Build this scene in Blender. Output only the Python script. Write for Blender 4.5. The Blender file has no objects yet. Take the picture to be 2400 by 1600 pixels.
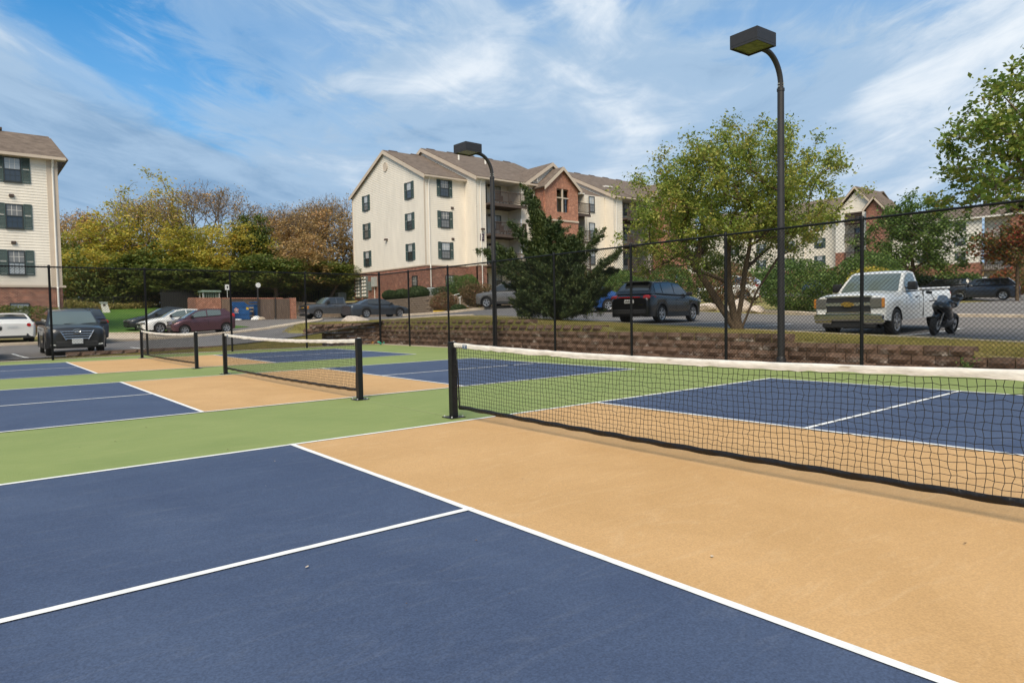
import bpy, bmesh, math, random
import numpy as np
from mathutils import Vector, Matrix

random.seed(7)
NR = np.random.default_rng(11)
PI = math.pi
R = math.radians
scene = bpy.context.scene
COL = scene.collection

# ------------------------------------------------------------------ camera
CAM_POS = Vector((-4.668, -6.600, 1.265))
CAM_F, CAM_YAW, CAM_PITCH, CAM_ROLL = 1590.57, 0.88822, -0.041368, -0.018052
def cam_axes():
    cy, sy, cp, sp = math.cos(CAM_YAW), math.sin(CAM_YAW), math.cos(CAM_PITCH), math.sin(CAM_PITCH)
    f = Vector((cy*cp, sy*cp, sp)); r = Vector((sy, -cy, 0)); u = r.cross(f)
    c, s = math.cos(CAM_ROLL), math.sin(CAM_ROLL)
    return f, r*c + u*s, u*c - r*s
_f, _r, _u = cam_axes()
cd = bpy.data.cameras.new('camera'); cam = bpy.data.objects.new('camera', cd); COL.objects.link(cam)
cam.matrix_world = Matrix(((_r.x, _u.x, -_f.x, CAM_POS.x), (_r.y, _u.y, -_f.y, CAM_POS.y), (_r.z, _u.z, -_f.z, CAM_POS.z), (0, 0, 0, 1)))
cd.sensor_width = 36.0; cd.lens = CAM_F/2400*36; cd.clip_start = 0.05; cd.clip_end = 4000
scene.camera = cam

# ------------------------------------------------------------------ world, sun, exposure
SUN_EL, SUN_AZ = R(48), R(222)          # azimuth of the sun, measured from +X towards +Y
w = bpy.data.worlds.new('World'); scene.world = w; w.use_nodes = True
nt = w.node_tree; nt.nodes.clear()
def N(tree, kind, **kw):
    n = tree.nodes.new(kind)
    for k, v in kw.items():
        if k.startswith('i_'):
            n.inputs[k[2:].replace('_', ' ')].default_value = v
        else: setattr(n, k, v)
    return n
def ramp(tree, stops, interp='EASE'):
    n = tree.nodes.new('ShaderNodeValToRGB'); e = n.color_ramp.elements
    n.color_ramp.interpolation = interp
    while len(e) < len(stops): e.new(0.5)
    for q, (p, c) in zip(e, stops):
        q.position = p; q.color = c if len(c) == 4 else (*c, 1)
    return n
BIG_OFF = (2.142, 4.898, 0)
def build_sky():
    L = nt.links.new
    sky = N(nt, 'ShaderNodeTexSky', sky_type='NISHITA'); sky.sun_disc = False
    sky.sun_elevation = SUN_EL; sky.sun_rotation = PI/2 - SUN_AZ
    sky.air_density = 1.2; sky.dust_density = 0.6; sky.ozone_density = 2.5
    tc = N(nt, 'ShaderNodeTexCoord'); sp = N(nt, 'ShaderNodeSeparateXYZ'); L(tc.outputs['Generated'], sp.inputs[0])
    # cloud streaks laid out by bearing and height above the horizon, bowed so that they sag in the middle of the sky
    def mth(op, *v, clamp=False):
        n = N(nt, 'ShaderNodeMath', operation=op, use_clamp=clamp)
        for i, q in enumerate(v):
            if isinstance(q, (int, float)): n.inputs[i].default_value = q
            else: L(q, n.inputs[i])
        return n.outputs[0]
    az = mth('SUBTRACT', mth('ARCTAN2', sp.outputs['Y'], sp.outputs['X']), CAM_YAW-.12)
    az = mth('WRAP', az, PI, -PI)
    el = mth('ARCSINE', sp.outputs['Z'])
    bow = mth('MULTIPLY', mth('SQRT', mth('ADD', mth('MULTIPLY', az, az), 0.03)), 0.20)
    per = mth('DIVIDE', mth('SUBTRACT', el, bow), mth('ADD', mth('MAXIMUM', el, 0.0), 0.55))
    cb = N(nt, 'ShaderNodeCombineXYZ'); L(az, cb.inputs[0]); L(per, cb.inputs[1])
    def layer(rot, sx, sy, off, scale, detail, rough, dist):
        m = N(nt, 'ShaderNodeMapping'); m.inputs['Scale'].default_value = (sx, sy, 1); m.inputs['Location'].default_value = off; m.inputs['Rotation'].default_value = (0, 0, rot)
        L(cb.outputs[0], m.inputs[0])
        n = N(nt, 'ShaderNodeTexNoise'); n.inputs['Scale'].default_value = scale; n.inputs['Detail'].default_value = detail
        n.inputs['Roughness'].default_value = rough; n.inputs['Distortion'].default_value = dist
        L(m.outputs[0], n.inputs['Vector']); return n
    big = layer(0.10, 0.9, 2.0, BIG_OFF, 1.5, 4, 0.50, 0.6)        # where the deck is thick or open
    mid = layer(0.06, 1.0, 2.6, (5.631, 0.59, 0), 2.6, 7, 0.54, 0.8)         # rolls
    fine = layer(-0.04, 1.1, 3.6, (0.4, 5.2, 0), 7.0, 11, 0.66, 1.2)      # fibres
    def wsum(*pairs):
        acc = None
        for o_, k_ in pairs:
            t_ = mth('MULTIPLY', o_, k_); acc = t_ if acc is None else mth('ADD', acc, t_)
        return acc
    F_ = lambda n_: n_.outputs['Fac']
    cov = ramp(nt, [(0.375, (0.0,)*3), (0.44, (0.55,)*3), (0.515, (0.98,)*3)]); L(wsum((F_(big), .58), (F_(mid), .28), (F_(fine), .14)), cov.inputs[0])
    shade = layer(0.02, 0.9, 2.2, (3.33, 5.435, 0), 2.2, 6, 0.52, 0.9)
    ccol = ramp(nt, [(0.38, (1.15, 2.0, 3.15)), (0.51, (2.15, 3.05, 4.15)), (0.67, (4.8, 5.15, 5.5))]); L(wsum((F_(shade), .56), (F_(mid), .30), (F_(fine), .14)), ccol.inputs[0])
    # thin cloud hides the blue more and more towards the horizon
    hz = N(nt, 'ShaderNodeMapRange'); hz.inputs['From Min'].default_value = 0.0; hz.inputs['From Max'].default_value = 0.36
    hz.inputs['To Min'].default_value = 1.0; hz.inputs['To Max'].default_value = 0.0; L(sp.outputs['Z'], hz.inputs[0])
    mx = N(nt, 'ShaderNodeMath', operation='ADD', use_clamp=True); L(cov.outputs[0], mx.inputs[0]); L(hz.outputs[0], mx.inputs[1])
    blue = N(nt, 'ShaderNodeMix', data_type='RGBA', blend_type='MULTIPLY'); blue.inputs[0].default_value = 1
    L(sky.outputs[0], blue.inputs[6]); blue.inputs[7].default_value = (0.24, 0.66, 0.90, 1)
    mix = N(nt, 'ShaderNodeMix', data_type='RGBA'); L(mx.outputs[0], mix.inputs[0]); L(blue.outputs[2], mix.inputs[6]); L(ccol.outputs[0], mix.inputs[7])
    bg = N(nt, 'ShaderNodeBackground'); bg.inputs[1].default_value = 0.12; L(mix.outputs[2], bg.inputs[0])
    out = N(nt, 'ShaderNodeOutputWorld'); L(bg.outputs[0], out.inputs[0])
build_sky()
sl = bpy.data.lights.new('sun', 'SUN'); sl.energy = 3.0; sl.angle = R(36); sl.color = (1.0, 0.88, 0.70)
so = bpy.data.objects.new('sun', sl); COL.objects.link(so)
so.rotation_euler = Vector((-math.cos(SUN_EL)*math.cos(SUN_AZ), -math.cos(SUN_EL)*math.sin(SUN_AZ), -math.sin(SUN_EL))).to_track_quat('-Z', 'Y').to_euler()
vs = scene.view_settings; vs.view_transform = 'Standard'; vs.look = 'None'; vs.gamma = 1; vs.exposure = 0.60; vs.use_curve_mapping = False

# ------------------------------------------------------------------ materials
MATS = {}
def nodemat(name):
    m = bpy.data.materials.new(name); m.use_nodes = True; t = m.node_tree
    b = t.nodes['Principled BSDF']; MATS[name] = m
    return m, t, b
def mat(name, c, rough=0.6, metal=0.0, var=0.12, scale=6.0, bump=0.0, bscale=60.0, spec=0.5, coat=0.0, c2=None, stretch=None, detail=5):
    """base colour broken up by noise, optional fine relief"""
    if name in MATS: return MATS[name]
    m, t, b = nodemat(name); L = t.links.new
    b.inputs['Roughness'].default_value = rough; b.inputs['Metallic'].default_value = metal
    b.inputs['Specular IOR Level'].default_value = spec; b.inputs['Coat Weight'].default_value = coat; b.inputs['Coat Roughness'].default_value = 0.06
    tc = N(t, 'ShaderNodeTexCoord'); src = tc.outputs['Object']
    if stretch:
        mp = N(t, 'ShaderNodeMapping'); mp.inputs['Scale'].default_value = stretch; L(src, mp.inputs[0]); src = mp.outputs[0]
    n = N(t, 'ShaderNodeTexNoise'); n.inputs['Scale'].default_value = scale; n.inputs['Detail'].default_value = detail; n.inputs['Roughness'].default_value = 0.62
    L(src, n.inputs['Vector'])
    lo = c2 if c2 else tuple(x*(1-var) for x in c); hi = c if c2 else tuple(min(1, x*(1+var)) for x in c)
    rp = ramp(t, [(0.3, lo), (0.7, hi)], 'LINEAR'); L(n.outputs['Fac'], rp.inputs[0]); L(rp.outputs[0], b.inputs['Base Color'])
    if bump:
        n2 = N(t, 'ShaderNodeTexNoise'); n2.inputs['Scale'].default_value = bscale; n2.inputs['Detail'].default_value = 4; L(src, n2.inputs['Vector'])
        bp = N(t, 'ShaderNodeBump'); bp.inputs['Strength'].default_value = bump; bp.inputs['Distance'].default_value = 0.02
        L(n2.outputs['Fac'], bp.inputs['Height']); L(bp.outputs[0], b.inputs['Normal'])
    return m
def courtmat(name, c, c2, scuff, grain=0.13):
    """acrylic court paint: mottling, squeegee swirls, scuffs and a sandy tooth"""
    m, t, b = nodemat(name); L = t.links.new
    b.inputs['Roughness'].default_value = 0.78; b.inputs['Specular IOR Level'].default_value = 0.32
    tc = N(t, 'ShaderNodeTexCoord'); src = tc.outputs['Object']
    a = N(t, 'ShaderNodeTexNoise'); a.inputs['Scale'].default_value = 0.55; a.inputs['Detail'].default_value = 7; a.inputs['Roughness'].default_value = 0.6; a.inputs['Distortion'].default_value = 1.2
    L(src, a.inputs['Vector'])
    r1 = ramp(t, [(0.32, c2), (0.66, c)], 'LINEAR'); L(a.outputs['Fac'], r1.inputs[0])
    mp = N(t, 'ShaderNodeMapping'); mp.inputs['Scale'].default_value = (0.7, 2.6, 1); mp.inputs['Rotation'].default_value = (0, 0, 0.5); L(src, mp.inputs[0])
    s = N(t, 'ShaderNodeTexNoise'); s.inputs['Scale'].default_value = 2.2; s.inputs['Detail'].default_value = 10; s.inputs['Roughness'].default_value = 0.7; s.inputs['Distortion'].default_value = 2.2; L(mp.outputs[0], s.inputs['Vector'])
    r2 = ramp(t, [(0.52, (0, 0, 0)), (0.72, (1, 1, 1))], 'LINEAR'); L(s.outputs['Fac'], r2.inputs[0])
    f = N(t, 'ShaderNodeMath', operation='MULTIPLY'); f.inputs[1].default_value = 0.46; L(r2.outputs[0], f.inputs[0])
    mx = N(t, 'ShaderNodeMix', data_type='RGBA'); L(f.outputs[0], mx.inputs[0]); L(r1.outputs[0], mx.inputs[6]); mx.inputs[7].default_value = (*scuff, 1)
    g = N(t, 'ShaderNodeTexNoise'); g.inputs['Scale'].default_value = 110; g.inputs['Detail'].default_value = 3; L(src, g.inputs['Vector'])
    r3 = ramp(t, [(0.3, (1-grain,)*3), (0.7, (1+grain,)*3)], 'LINEAR'); L(g.outputs['Fac'], r3.inputs[0])
    mu = N(t, 'ShaderNodeMix', data_type='RGBA', blend_type='MULTIPLY'); mu.inputs[0].default_value = 1; L(mx.outputs[2], mu.inputs[6]); L(r3.outputs[0], mu.inputs[7])
    L(mu.outputs[2], b.inputs['Base Color'])
    bp = N(t, 'ShaderNodeBump'); bp.inputs['Strength'].default_value = 0.35; bp.inputs['Distance'].default_value = 0.004
    L(g.outputs['Fac'], bp.inputs['Height']); L(bp.outputs[0], b.inputs['Normal'])
    return m
def brickmat(name, c1, c2, mortar, axis):
    m, t, b = nodemat(name); L = t.links.new
    b.inputs['Roughness'].default_value = 0.85
    tc = N(t, 'ShaderNodeTexCoord'); sp = N(t, 'ShaderNodeSeparateXYZ'); L(tc.outputs['Object'], sp.inputs[0])
    cb = N(t, 'ShaderNodeCombineXYZ'); L(sp.outputs[axis], cb.inputs[0]); L(sp.outputs['Z'], cb.inputs[1])
    k = N(t, 'ShaderNodeTexBrick'); k.inputs['Scale'].default_value = 1.0
    k.inputs['Brick Width'].default_value = 0.21; k.inputs['Row Height'].default_value = 0.075; k.inputs['Mortar Size'].default_value = 0.007
    k.inputs['Color1'].default_value = (*c1, 1); k.inputs['Color2'].default_value = (*c2, 1); k.inputs['Mortar'].default_value = (*mortar, 1); k.inputs['Bias'].default_value = -0.1
    L(cb.outputs[0], k.inputs['Vector'])
    n = N(t, 'ShaderNodeTexNoise'); n.inputs['Scale'].default_value = 3.0; n.inputs['Detail'].default_value = 9; n.inputs['Roughness'].default_value = 0.85; L(tc.outputs['Object'], n.inputs['Vector'])
    r1 = ramp(t, [(0.34, (0.62,)*3), (0.52, (1.0,)*3), (0.60, (1.35,)*3), (0.66, (2.0, 2.6, 3.0))], 'LINEAR'); L(n.outputs['Fac'], r1.inputs[0])
    mu = N(t, 'ShaderNodeMix', data_type='RGBA', blend_type='MULTIPLY'); mu.inputs[0].default_value = 1; L(k.outputs['Color'], mu.inputs[6]); L(r1.outputs[0], mu.inputs[7])
    L(mu.outputs[2], b.inputs['Base Color'])
    bp = N(t, 'ShaderNodeBump'); bp.inputs['Strength'].default_value = 0.5; bp.inputs['Distance'].default_value = 0.01; bp.invert = True
    L(k.outputs['Fac'], bp.inputs['Height']); L(bp.outputs[0], b.inputs['Normal'])
    return m
def blockmat(name, base, dark, light):
    """split-face concrete block: colour differs from block to block, white lime bloom near the foot of some"""
    m, t, b = nodemat(name); L = t.links.new
    b.inputs['Roughness'].default_value = 0.95; b.inputs['Specular IOR Level'].default_value = 0.2
    tc = N(t, 'ShaderNodeTexCoord'); oi = N(t, 'ShaderNodeObjectInfo'); geo = N(t, 'ShaderNodeNewGeometry')
    n = N(t, 'ShaderNodeTexNoise'); n.inputs['Scale'].default_value = 14; n.inputs['Detail'].default_value = 8; n.inputs['Roughness'].default_value = 0.75; L(geo.outputs['Position'], n.inputs['Vector'])
    r1 = ramp(t, [(0.28, dark), (0.72, base)], 'LINEAR'); L(n.outputs['Fac'], r1.inputs[0])
    r2 = ramp(t, [(0.0, (0.72, 0.70, 0.68)), (0.5, (1, 0.97, 0.93)), (1.0, (1.3, 1.25, 1.2))], 'LINEAR'); L(oi.outputs['Random'], r2.inputs[0])
    mu = N(t, 'ShaderNodeMix', data_type='RGBA', blend_type='MULTIPLY'); mu.inputs[0].default_value = 1; L(r1.outputs[0], mu.inputs[6]); L(r2.outputs[0], mu.inputs[7])
    n2 = N(t, 'ShaderNodeTexNoise'); n2.inputs['Scale'].default_value = 2.6; n2.inputs['Detail'].default_value = 7; n2.inputs['Roughness'].default_value = 0.7; L(geo.outputs['Position'], n2.inputs['Vector'])
    r3 = ramp(t, [(0.53, (0, 0, 0)), (0.62, (0.85,)*3)], 'LINEAR'); L(n2.outputs['Fac'], r3.inputs[0])
    sp = N(t, 'ShaderNodeSeparateXYZ'); L(tc.outputs['Object'], sp.inputs[0])
    mr = N(t, 'ShaderNodeMapRange'); mr.inputs['From Min'].default_value = 0.02; mr.inputs['From Max'].default_value = 0.13; mr.inputs['To Min'].default_value = 1; mr.inputs['To Max'].default_value = 0.0; L(sp.outputs['Z'], mr.inputs[0])
    mm = N(t, 'ShaderNodeMath', operation='MULTIPLY'); L(r3.outputs[0], mm.inputs[0]); L(mr.outputs[0], mm.inputs[1])
    mx = N(t, 'ShaderNodeMix', data_type='RGBA'); L(mm.outputs[0], mx.inputs[0]); L(mu.outputs[2], mx.inputs[6]); mx.inputs[7].default_value = (*light, 1)
    L(mx.outputs[2], b.inputs['Base Color'])
    bp = N(t, 'ShaderNodeBump'); bp.inputs['Strength'].default_value = 0.8; bp.inputs['Distance'].default_value = 0.03; L(n.outputs['Fac'], bp.inputs['Height']); L(bp.outputs[0], b.inputs['Normal'])
    return m
def leafmat(name, cols, trans=0.35, nscale=0.35):
    """leaf: colour differs leaf by leaf and drifts through the crown, light passes through"""
    m = bpy.data.materials.new(name); m.use_nodes = True; t = m.node_tree; t.nodes.clear(); L = t.links.new; MATS[name] = m
    geo = N(t, 'ShaderNodeNewGeometry')
    n = N(t, 'ShaderNodeTexNoise'); n.inputs['Scale'].default_value = nscale; n.inputs['Detail'].default_value = 3; L(geo.outputs['Position'], n.inputs['Vector'])
    mr = N(t, 'ShaderNodeMapRange'); mr.inputs['From Min'].default_value = 0.25; mr.inputs['From Max'].default_value = 0.75; L(n.outputs['Fac'], mr.inputs[0])
    a = N(t, 'ShaderNodeMath', operation='MULTIPLY'); a.inputs[1].default_value = 0.55; L(geo.outputs['Random Per Island'], a.inputs[0])
    s = N(t, 'ShaderNodeMath', operation='MULTIPLY_ADD'); s.inputs[1].default_value = 0.45; L(mr.outputs[0], s.inputs[0]); L(a.outputs[0], s.inputs[2])
    rp = ramp(t, cols, 'LINEAR'); L(s.outputs[0], rp.inputs[0])
    d = N(t, 'ShaderNodeBsdfPrincipled'); d.inputs['Roughness'].default_value = 0.55; d.inputs['Specular IOR Level'].default_value = 0.35; L(rp.outputs[0], d.inputs['Base Color'])
    tr = N(t, 'ShaderNodeBsdfTranslucent'); L(rp.outputs[0], tr.inputs[0])
    mx = N(t, 'ShaderNodeMixShader'); mx.inputs[0].default_value = trans; L(d.outputs[0], mx.inputs[1]); L(tr.outputs[0], mx.inputs[2])
    o = N(t, 'ShaderNodeOutputMaterial'); L(mx.outputs[0], o.inputs[0])
    return m
def glassmat(name, c, rough=0.04):
    m, t, b = nodemat(name)
    b.inputs['Base Color'].default_value = (*c, 1); b.inputs['Roughness'].default_value = rough
    b.inputs['Specular IOR Level'].default_value = 0.75; b.inputs['Coat Weight'].default_value = 0.6; b.inputs['Coat Roughness'].default_value = 0.02
    return m
def groundmat(name, cols, scale, bump, bscale, big=0.12):
    m, t, b = nodemat(name); L = t.links.new
    b.inputs['Roughness'].default_value = 0.92; b.inputs['Specular IOR Level'].default_value = 0.25
    tc = N(t, 'ShaderNodeTexCoord'); src = tc.outputs['Object']
    n1 = N(t, 'ShaderNodeTexNoise'); n1.inputs['Scale'].default_value = big; n1.inputs['Detail'].default_value = 6; n1.inputs['Roughness'].default_value = 0.65; L(src, n1.inputs['Vector'])
    n2 = N(t, 'ShaderNodeTexNoise'); n2.inputs['Scale'].default_value = scale; n2.inputs['Detail'].default_value = 8; n2.inputs['Roughness'].default_value = 0.8; L(src, n2.inputs['Vector'])
    ad = N(t, 'ShaderNodeMath', operation='ADD'); L(n1.outputs['Fac'], ad.inputs[0]); L(n2.outputs['Fac'], ad.inputs[1])
    hf = N(t, 'ShaderNodeMath', operation='MULTIPLY'); hf.inputs[1].default_value = 0.5; L(ad.outputs[0], hf.inputs[0])
    rp = ramp(t, cols, 'LINEAR'); L(hf.outputs[0], rp.inputs[0]); L(rp.outputs[0], b.inputs['Base Color'])
    n3 = N(t, 'ShaderNodeTexNoise'); n3.inputs['Scale'].default_value = bscale; n3.inputs['Detail'].default_value = 4; L(src, n3.inputs['Vector'])
    bp = N(t, 'ShaderNodeBump'); bp.inputs['Strength'].default_value = bump; bp.inputs['Distance'].default_value = 0.02; L(n3.outputs['Fac'], bp.inputs['Height']); L(bp.outputs[0], b.inputs['Normal'])
    return m

M_BLUE = courtmat('court_blue', (0.058, 0.082, 0.142), (0.043, 0.063, 0.117), (0.100, 0.120, 0.170), 0.24)
M_TAN = courtmat('court_tan', (0.54, 0.325, 0.142), (0.475, 0.28, 0.115), (0.60, 0.395, 0.205))
M_GREEN = courtmat('court_green', (0.228, 0.272, 0.086), (0.190, 0.240, 0.072), (0.30, 0.315, 0.120))
M_LINE = mat('line_paint', (0.76, 0.75, 0.72), 0.75, var=0.11, scale=7, bump=0.2, bscale=150)
M_ASPH = groundmat('asphalt', [(0.3, (0.10, 0.095, 0.095)), (0.5, (0.155, 0.145, 0.140)), (0.7, (0.22, 0.203, 0.187))], 1.8, 0.5, 45)
M_ASPH2 = groundmat('asphalt_worn', [(0.3, (0.13, 0.12, 0.113)), (0.5, (0.19, 0.172, 0.157)), (0.7, (0.25, 0.225, 0.20))], 1.5, 0.5, 45)
M_CONC = mat('concrete', (0.50, 0.41, 0.31), 0.9, var=0.2, scale=3, bump=0.3, bscale=70, spec=0.3)
M_LAWN = groundmat('lawn', [(0.3, (0.13, 0.14, 0.035)), (0.5, (0.25, 0.215, 0.07)), (0.68, (0.40, 0.31, 0.14))], 3.5, 1.0, 30)
M_TURF = groundmat('green_lawn', [(0.25, (0.035, 0.085, 0.012)), (0.5, (0.070, 0.150, 0.020)), (0.75, (0.15, 0.20, 0.045))], 3.0, 1.0, 30)
M_BLACK = mat('black_powdercoat', (0.010, 0.010, 0.011), 0.38, var=0.2, scale=20, spec=0.3)
M_FENCE = mat('black_vinyl_wire', (0.007, 0.007, 0.008), 0.5, var=0.1, scale=10, spec=0.22)
M_BAND = mat('white_vinyl_band', (0.68, 0.63, 0.56), 0.6, var=0.2, scale=7, bump=0.25, bscale=30, stretch=(1, 1, 4))
M_BVIN = mat('black_vinyl_band', (0.009, 0.008, 0.008), 0.36, var=0.25, scale=14, bump=0.6, bscale=22, spec=0.35)
M_CORD = mat('net_cord', (0.010, 0.011, 0.010), 0.7, var=0.1)
M_BLOCK = blockmat('split_face_block', (0.235, 0.155, 0.115), (0.095, 0.060, 0.043), (0.62, 0.53, 0.46))
M_STONE = blockmat('grey_tan_block', (0.30, 0.235, 0.18), (0.10, 0.08, 0.062), (0.55, 0.5, 0.45))
M_LAMP = mat('dark_bronze_paint', (0.030, 0.027, 0.027), 0.5, metal=0.1, var=0.12, scale=8)
M_LENS = mat('lamp_lens', (0.26, 0.26, 0.09), 0.25, var=0.5, scale=7, spec=0.7, c2=(0.09, 0.10, 0.03))
M_SIDE = mat('cream_siding', (0.745, 0.68, 0.585), 0.6, var=0.075, scale=0.9, spec=0.3, stretch=(1.6, 1.6, .45), detail=8)
M_TRIM = mat('tan_trim', (0.52, 0.43, 0.34), 0.6, var=0.06, scale=1.5)
M_WTRIM = mat('white_trim', (0.72, 0.68, 0.62), 0.55, var=0.05, scale=2)
M_BRX = brickmat('brick_facing_y', (0.30, 0.105, 0.062), (0.15, 0.052, 0.036), (0.42, 0.32, 0.25), 'X')
M_BRY = brickmat('brick_facing_x', (0.30, 0.105, 0.062), (0.15, 0.052, 0.036), (0.42, 0.32, 0.25), 'Y')
M_BRO = brickmat('orange_brick', (0.40, 0.145, 0.078), (0.30, 0.10, 0.055), (0.46, 0.33, 0.25), 'X')
M_SHING = mat('asphalt_shingle', (0.155, 0.120, 0.096), 0.95, var=0.3, scale=2.2, bump=0.6, bscale=14, spec=0.15, stretch=(1, 1, 2.2), detail=9)
M_SHUT = mat('green_shutter', (0.050, 0.082, 0.078), 0.6, var=0.1, scale=3)
M_DFRAME = mat('dark_window_frame', (0.025, 0.030, 0.030), 0.5, var=0.1)
M_PANE = glassmat('blind_behind_glass', (0.34, 0.36, 0.37), 0.12)
M_PANEM = glassmat('curtain_behind_glass', (0.155, 0.150, 0.140), 0.10)
M_PANED = glassmat('dark_glass', (0.030, 0.036, 0.042), 0.06)
M_RAILW = mat('weathered_dark_wood', (0.075, 0.052, 0.042), 0.85, var=0.3, scale=6, bump=0.4, bscale=30)
M_GATE = mat('grey_brown_wood', (0.150, 0.105, 0.078), 0.9, var=0.3, scale=3, bump=0.5, bscale=20, stretch=(4, 4, 0.5))
M_DARK = mat('dark_interior', (0.012, 0.012, 0.012), 0.9, var=0.1)
M_UTIL = mat('utility_grey_paint', (0.42, 0.43, 0.40), 0.5, var=0.1, scale=4)
M_METER = mat('meter_bank_green_grey', (0.16, 0.19, 0.18), 0.5, var=0.12, scale=5)
M_WHITE = mat('white_paint', (0.76, 0.75, 0.72), 0.5, var=0.05)
M_YEL = mat('yellow_paint', (0.65, 0.40, 0.03), 0.6, var=0.15, scale=9)
M_BARK = mat('bark', (0.120, 0.085, 0.055), 0.95, var=0.4, scale=5, bump=0.8, bscale=24, stretch=(3, 3, 0.7), spec=0.15)
M_BARKG = mat('grey_bark', (0.18, 0.14, 0.105), 0.95, var=0.35, scale=5, bump=0.8, bscale=20, stretch=(3, 3, 0.7), spec=0.15)
M_ROCK = mat('limestone', (0.52, 0.44, 0.37), 0.95, var=0.3, scale=4, bump=0.8, bscale=12, spec=0.2)
M_LEAF_A = leafmat('leaves_turning', [(0.0, (0.106, 0.188, 0.031)), (0.35, (0.200, 0.269, 0.048)), (0.65, (0.331, 0.344, 0.069)), (0.88, (0.450, 0.362, 0.081)), (0.985, (0.562, 0.175, 0.075))], 0.38, 0.8)
M_LEAF_B = leafmat('leaves_glossy', [(0.0, (0.087, 0.160, 0.028)), (0.45, (0.156, 0.231, 0.039)), (0.80, (0.323, 0.323, 0.069)), (0.975, (0.469, 0.196, 0.059))], 0.38, 0.9)
M_LEAF_G = leafmat('leaves_green', [(0.0, (0.052, 0.107, 0.022)), (0.5, (0.107, 0.175, 0.037)), (1.0, (0.221, 0.276, 0.064))], 0.32, 0.7)
M_LEAF_Y = leafmat('leaves_yellowing', [(0.0, (0.175, 0.230, 0.037)), (0.4, (0.362, 0.350, 0.055)), (0.75, (0.625, 0.463, 0.075)), (1.0, (0.750, 0.388, 0.075))], 0.4, 0.25)
M_LEAF_O = leafmat('leaves_brown', [(0.0, (0.197, 0.157, 0.058)), (0.45, (0.367, 0.250, 0.101)), (0.8, (0.539, 0.329, 0.132)), (1.0, (0.656, 0.263, 0.119))], 0.3, 0.25)
M_LEAF_D = leafmat('leaves_underbrush', [(0.0, (0.050, 0.085, 0.018)), (0.45, (0.110, 0.150, 0.030)), (0.8, (0.235, 0.225, 0.042)), (1.0, (0.42, 0.27, 0.055))], 0.3, 0.18)
M_LEAF_J = leafmat('juniper_scales', [(0.0, (0.026, 0.053, 0.022)), (0.5, (0.061, 0.095, 0.031)), (1.0, (0.171, 0.193, 0.050))], 0.2, 0.9)
M_LEAF_H = leafmat('clipped_hedge', [(0.0, (0.025, 0.050, 0.014)), (0.6, (0.056, 0.095, 0.025)), (1.0, (0.112, 0.140, 0.039))], 0.2, 1.0)
M_LEAF_R = leafmat('reddish_shrub', [(0.0, (0.080, 0.104, 0.029)), (0.4, (0.168, 0.136, 0.048)), (0.8, (0.320, 0.136, 0.080)), (1.0, (0.416, 0.192, 0.112))], 0.3, 0.8)
M_LEAF_RED = leafmat('red_maple_leaves', [(0.0, (0.065, 0.10, 0.02)), (0.38, (0.13, 0.14, 0.035)), (0.58, (0.25, 0.10, 0.035)), (0.8, (0.45, 0.085, 0.05)), (1.0, (0.50, 0.13, 0.07))], 0.4, 0.4)
M_BLADE = leafmat('grass_blades', [(0.0, (0.16, 0.18, 0.04)), (0.4, (0.30, 0.265, 0.075)), (0.75, (0.46, 0.36, 0.14)), (1.0, (0.56, 0.44, 0.22))], 0.42, 0.5)

# ------------------------------------------------------------------ helpers
ORG = {}
def tag(o, label=None, cat=None, group=None, kind=None):
    if label: o['label'] = label
    if cat: o['category'] = cat
    if group: o['group'] = group
    if kind: o['kind'] = kind
    return o
def empty(name, loc, rz=0.0):
    o = bpy.data.objects.new(name, None); o.empty_display_size = 0.2
    o.location = loc; o.rotation_euler = (0, 0, rz); COL.objects.link(o); ORG[o.name] = Vector(loc)
    return o
def thing(name, label, cat, loc, rz=0.0, group=None):
    return tag(empty(name, loc, rz), label, cat, group)
def finish(me, mats, smooth=None):
    for m in (mats if isinstance(mats, (list, tuple)) else [mats]): me.materials.append(m)
    if smooth is not None:
        me.polygons.foreach_set('use_smooth', [True]*len(me.polygons))
        me.set_sharp_from_angle(angle=R(smooth))
def root_org(p):
    while p.parent: p = p.parent
    return ORG.get(p.name, Vector((0, 0, 0)))
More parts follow.
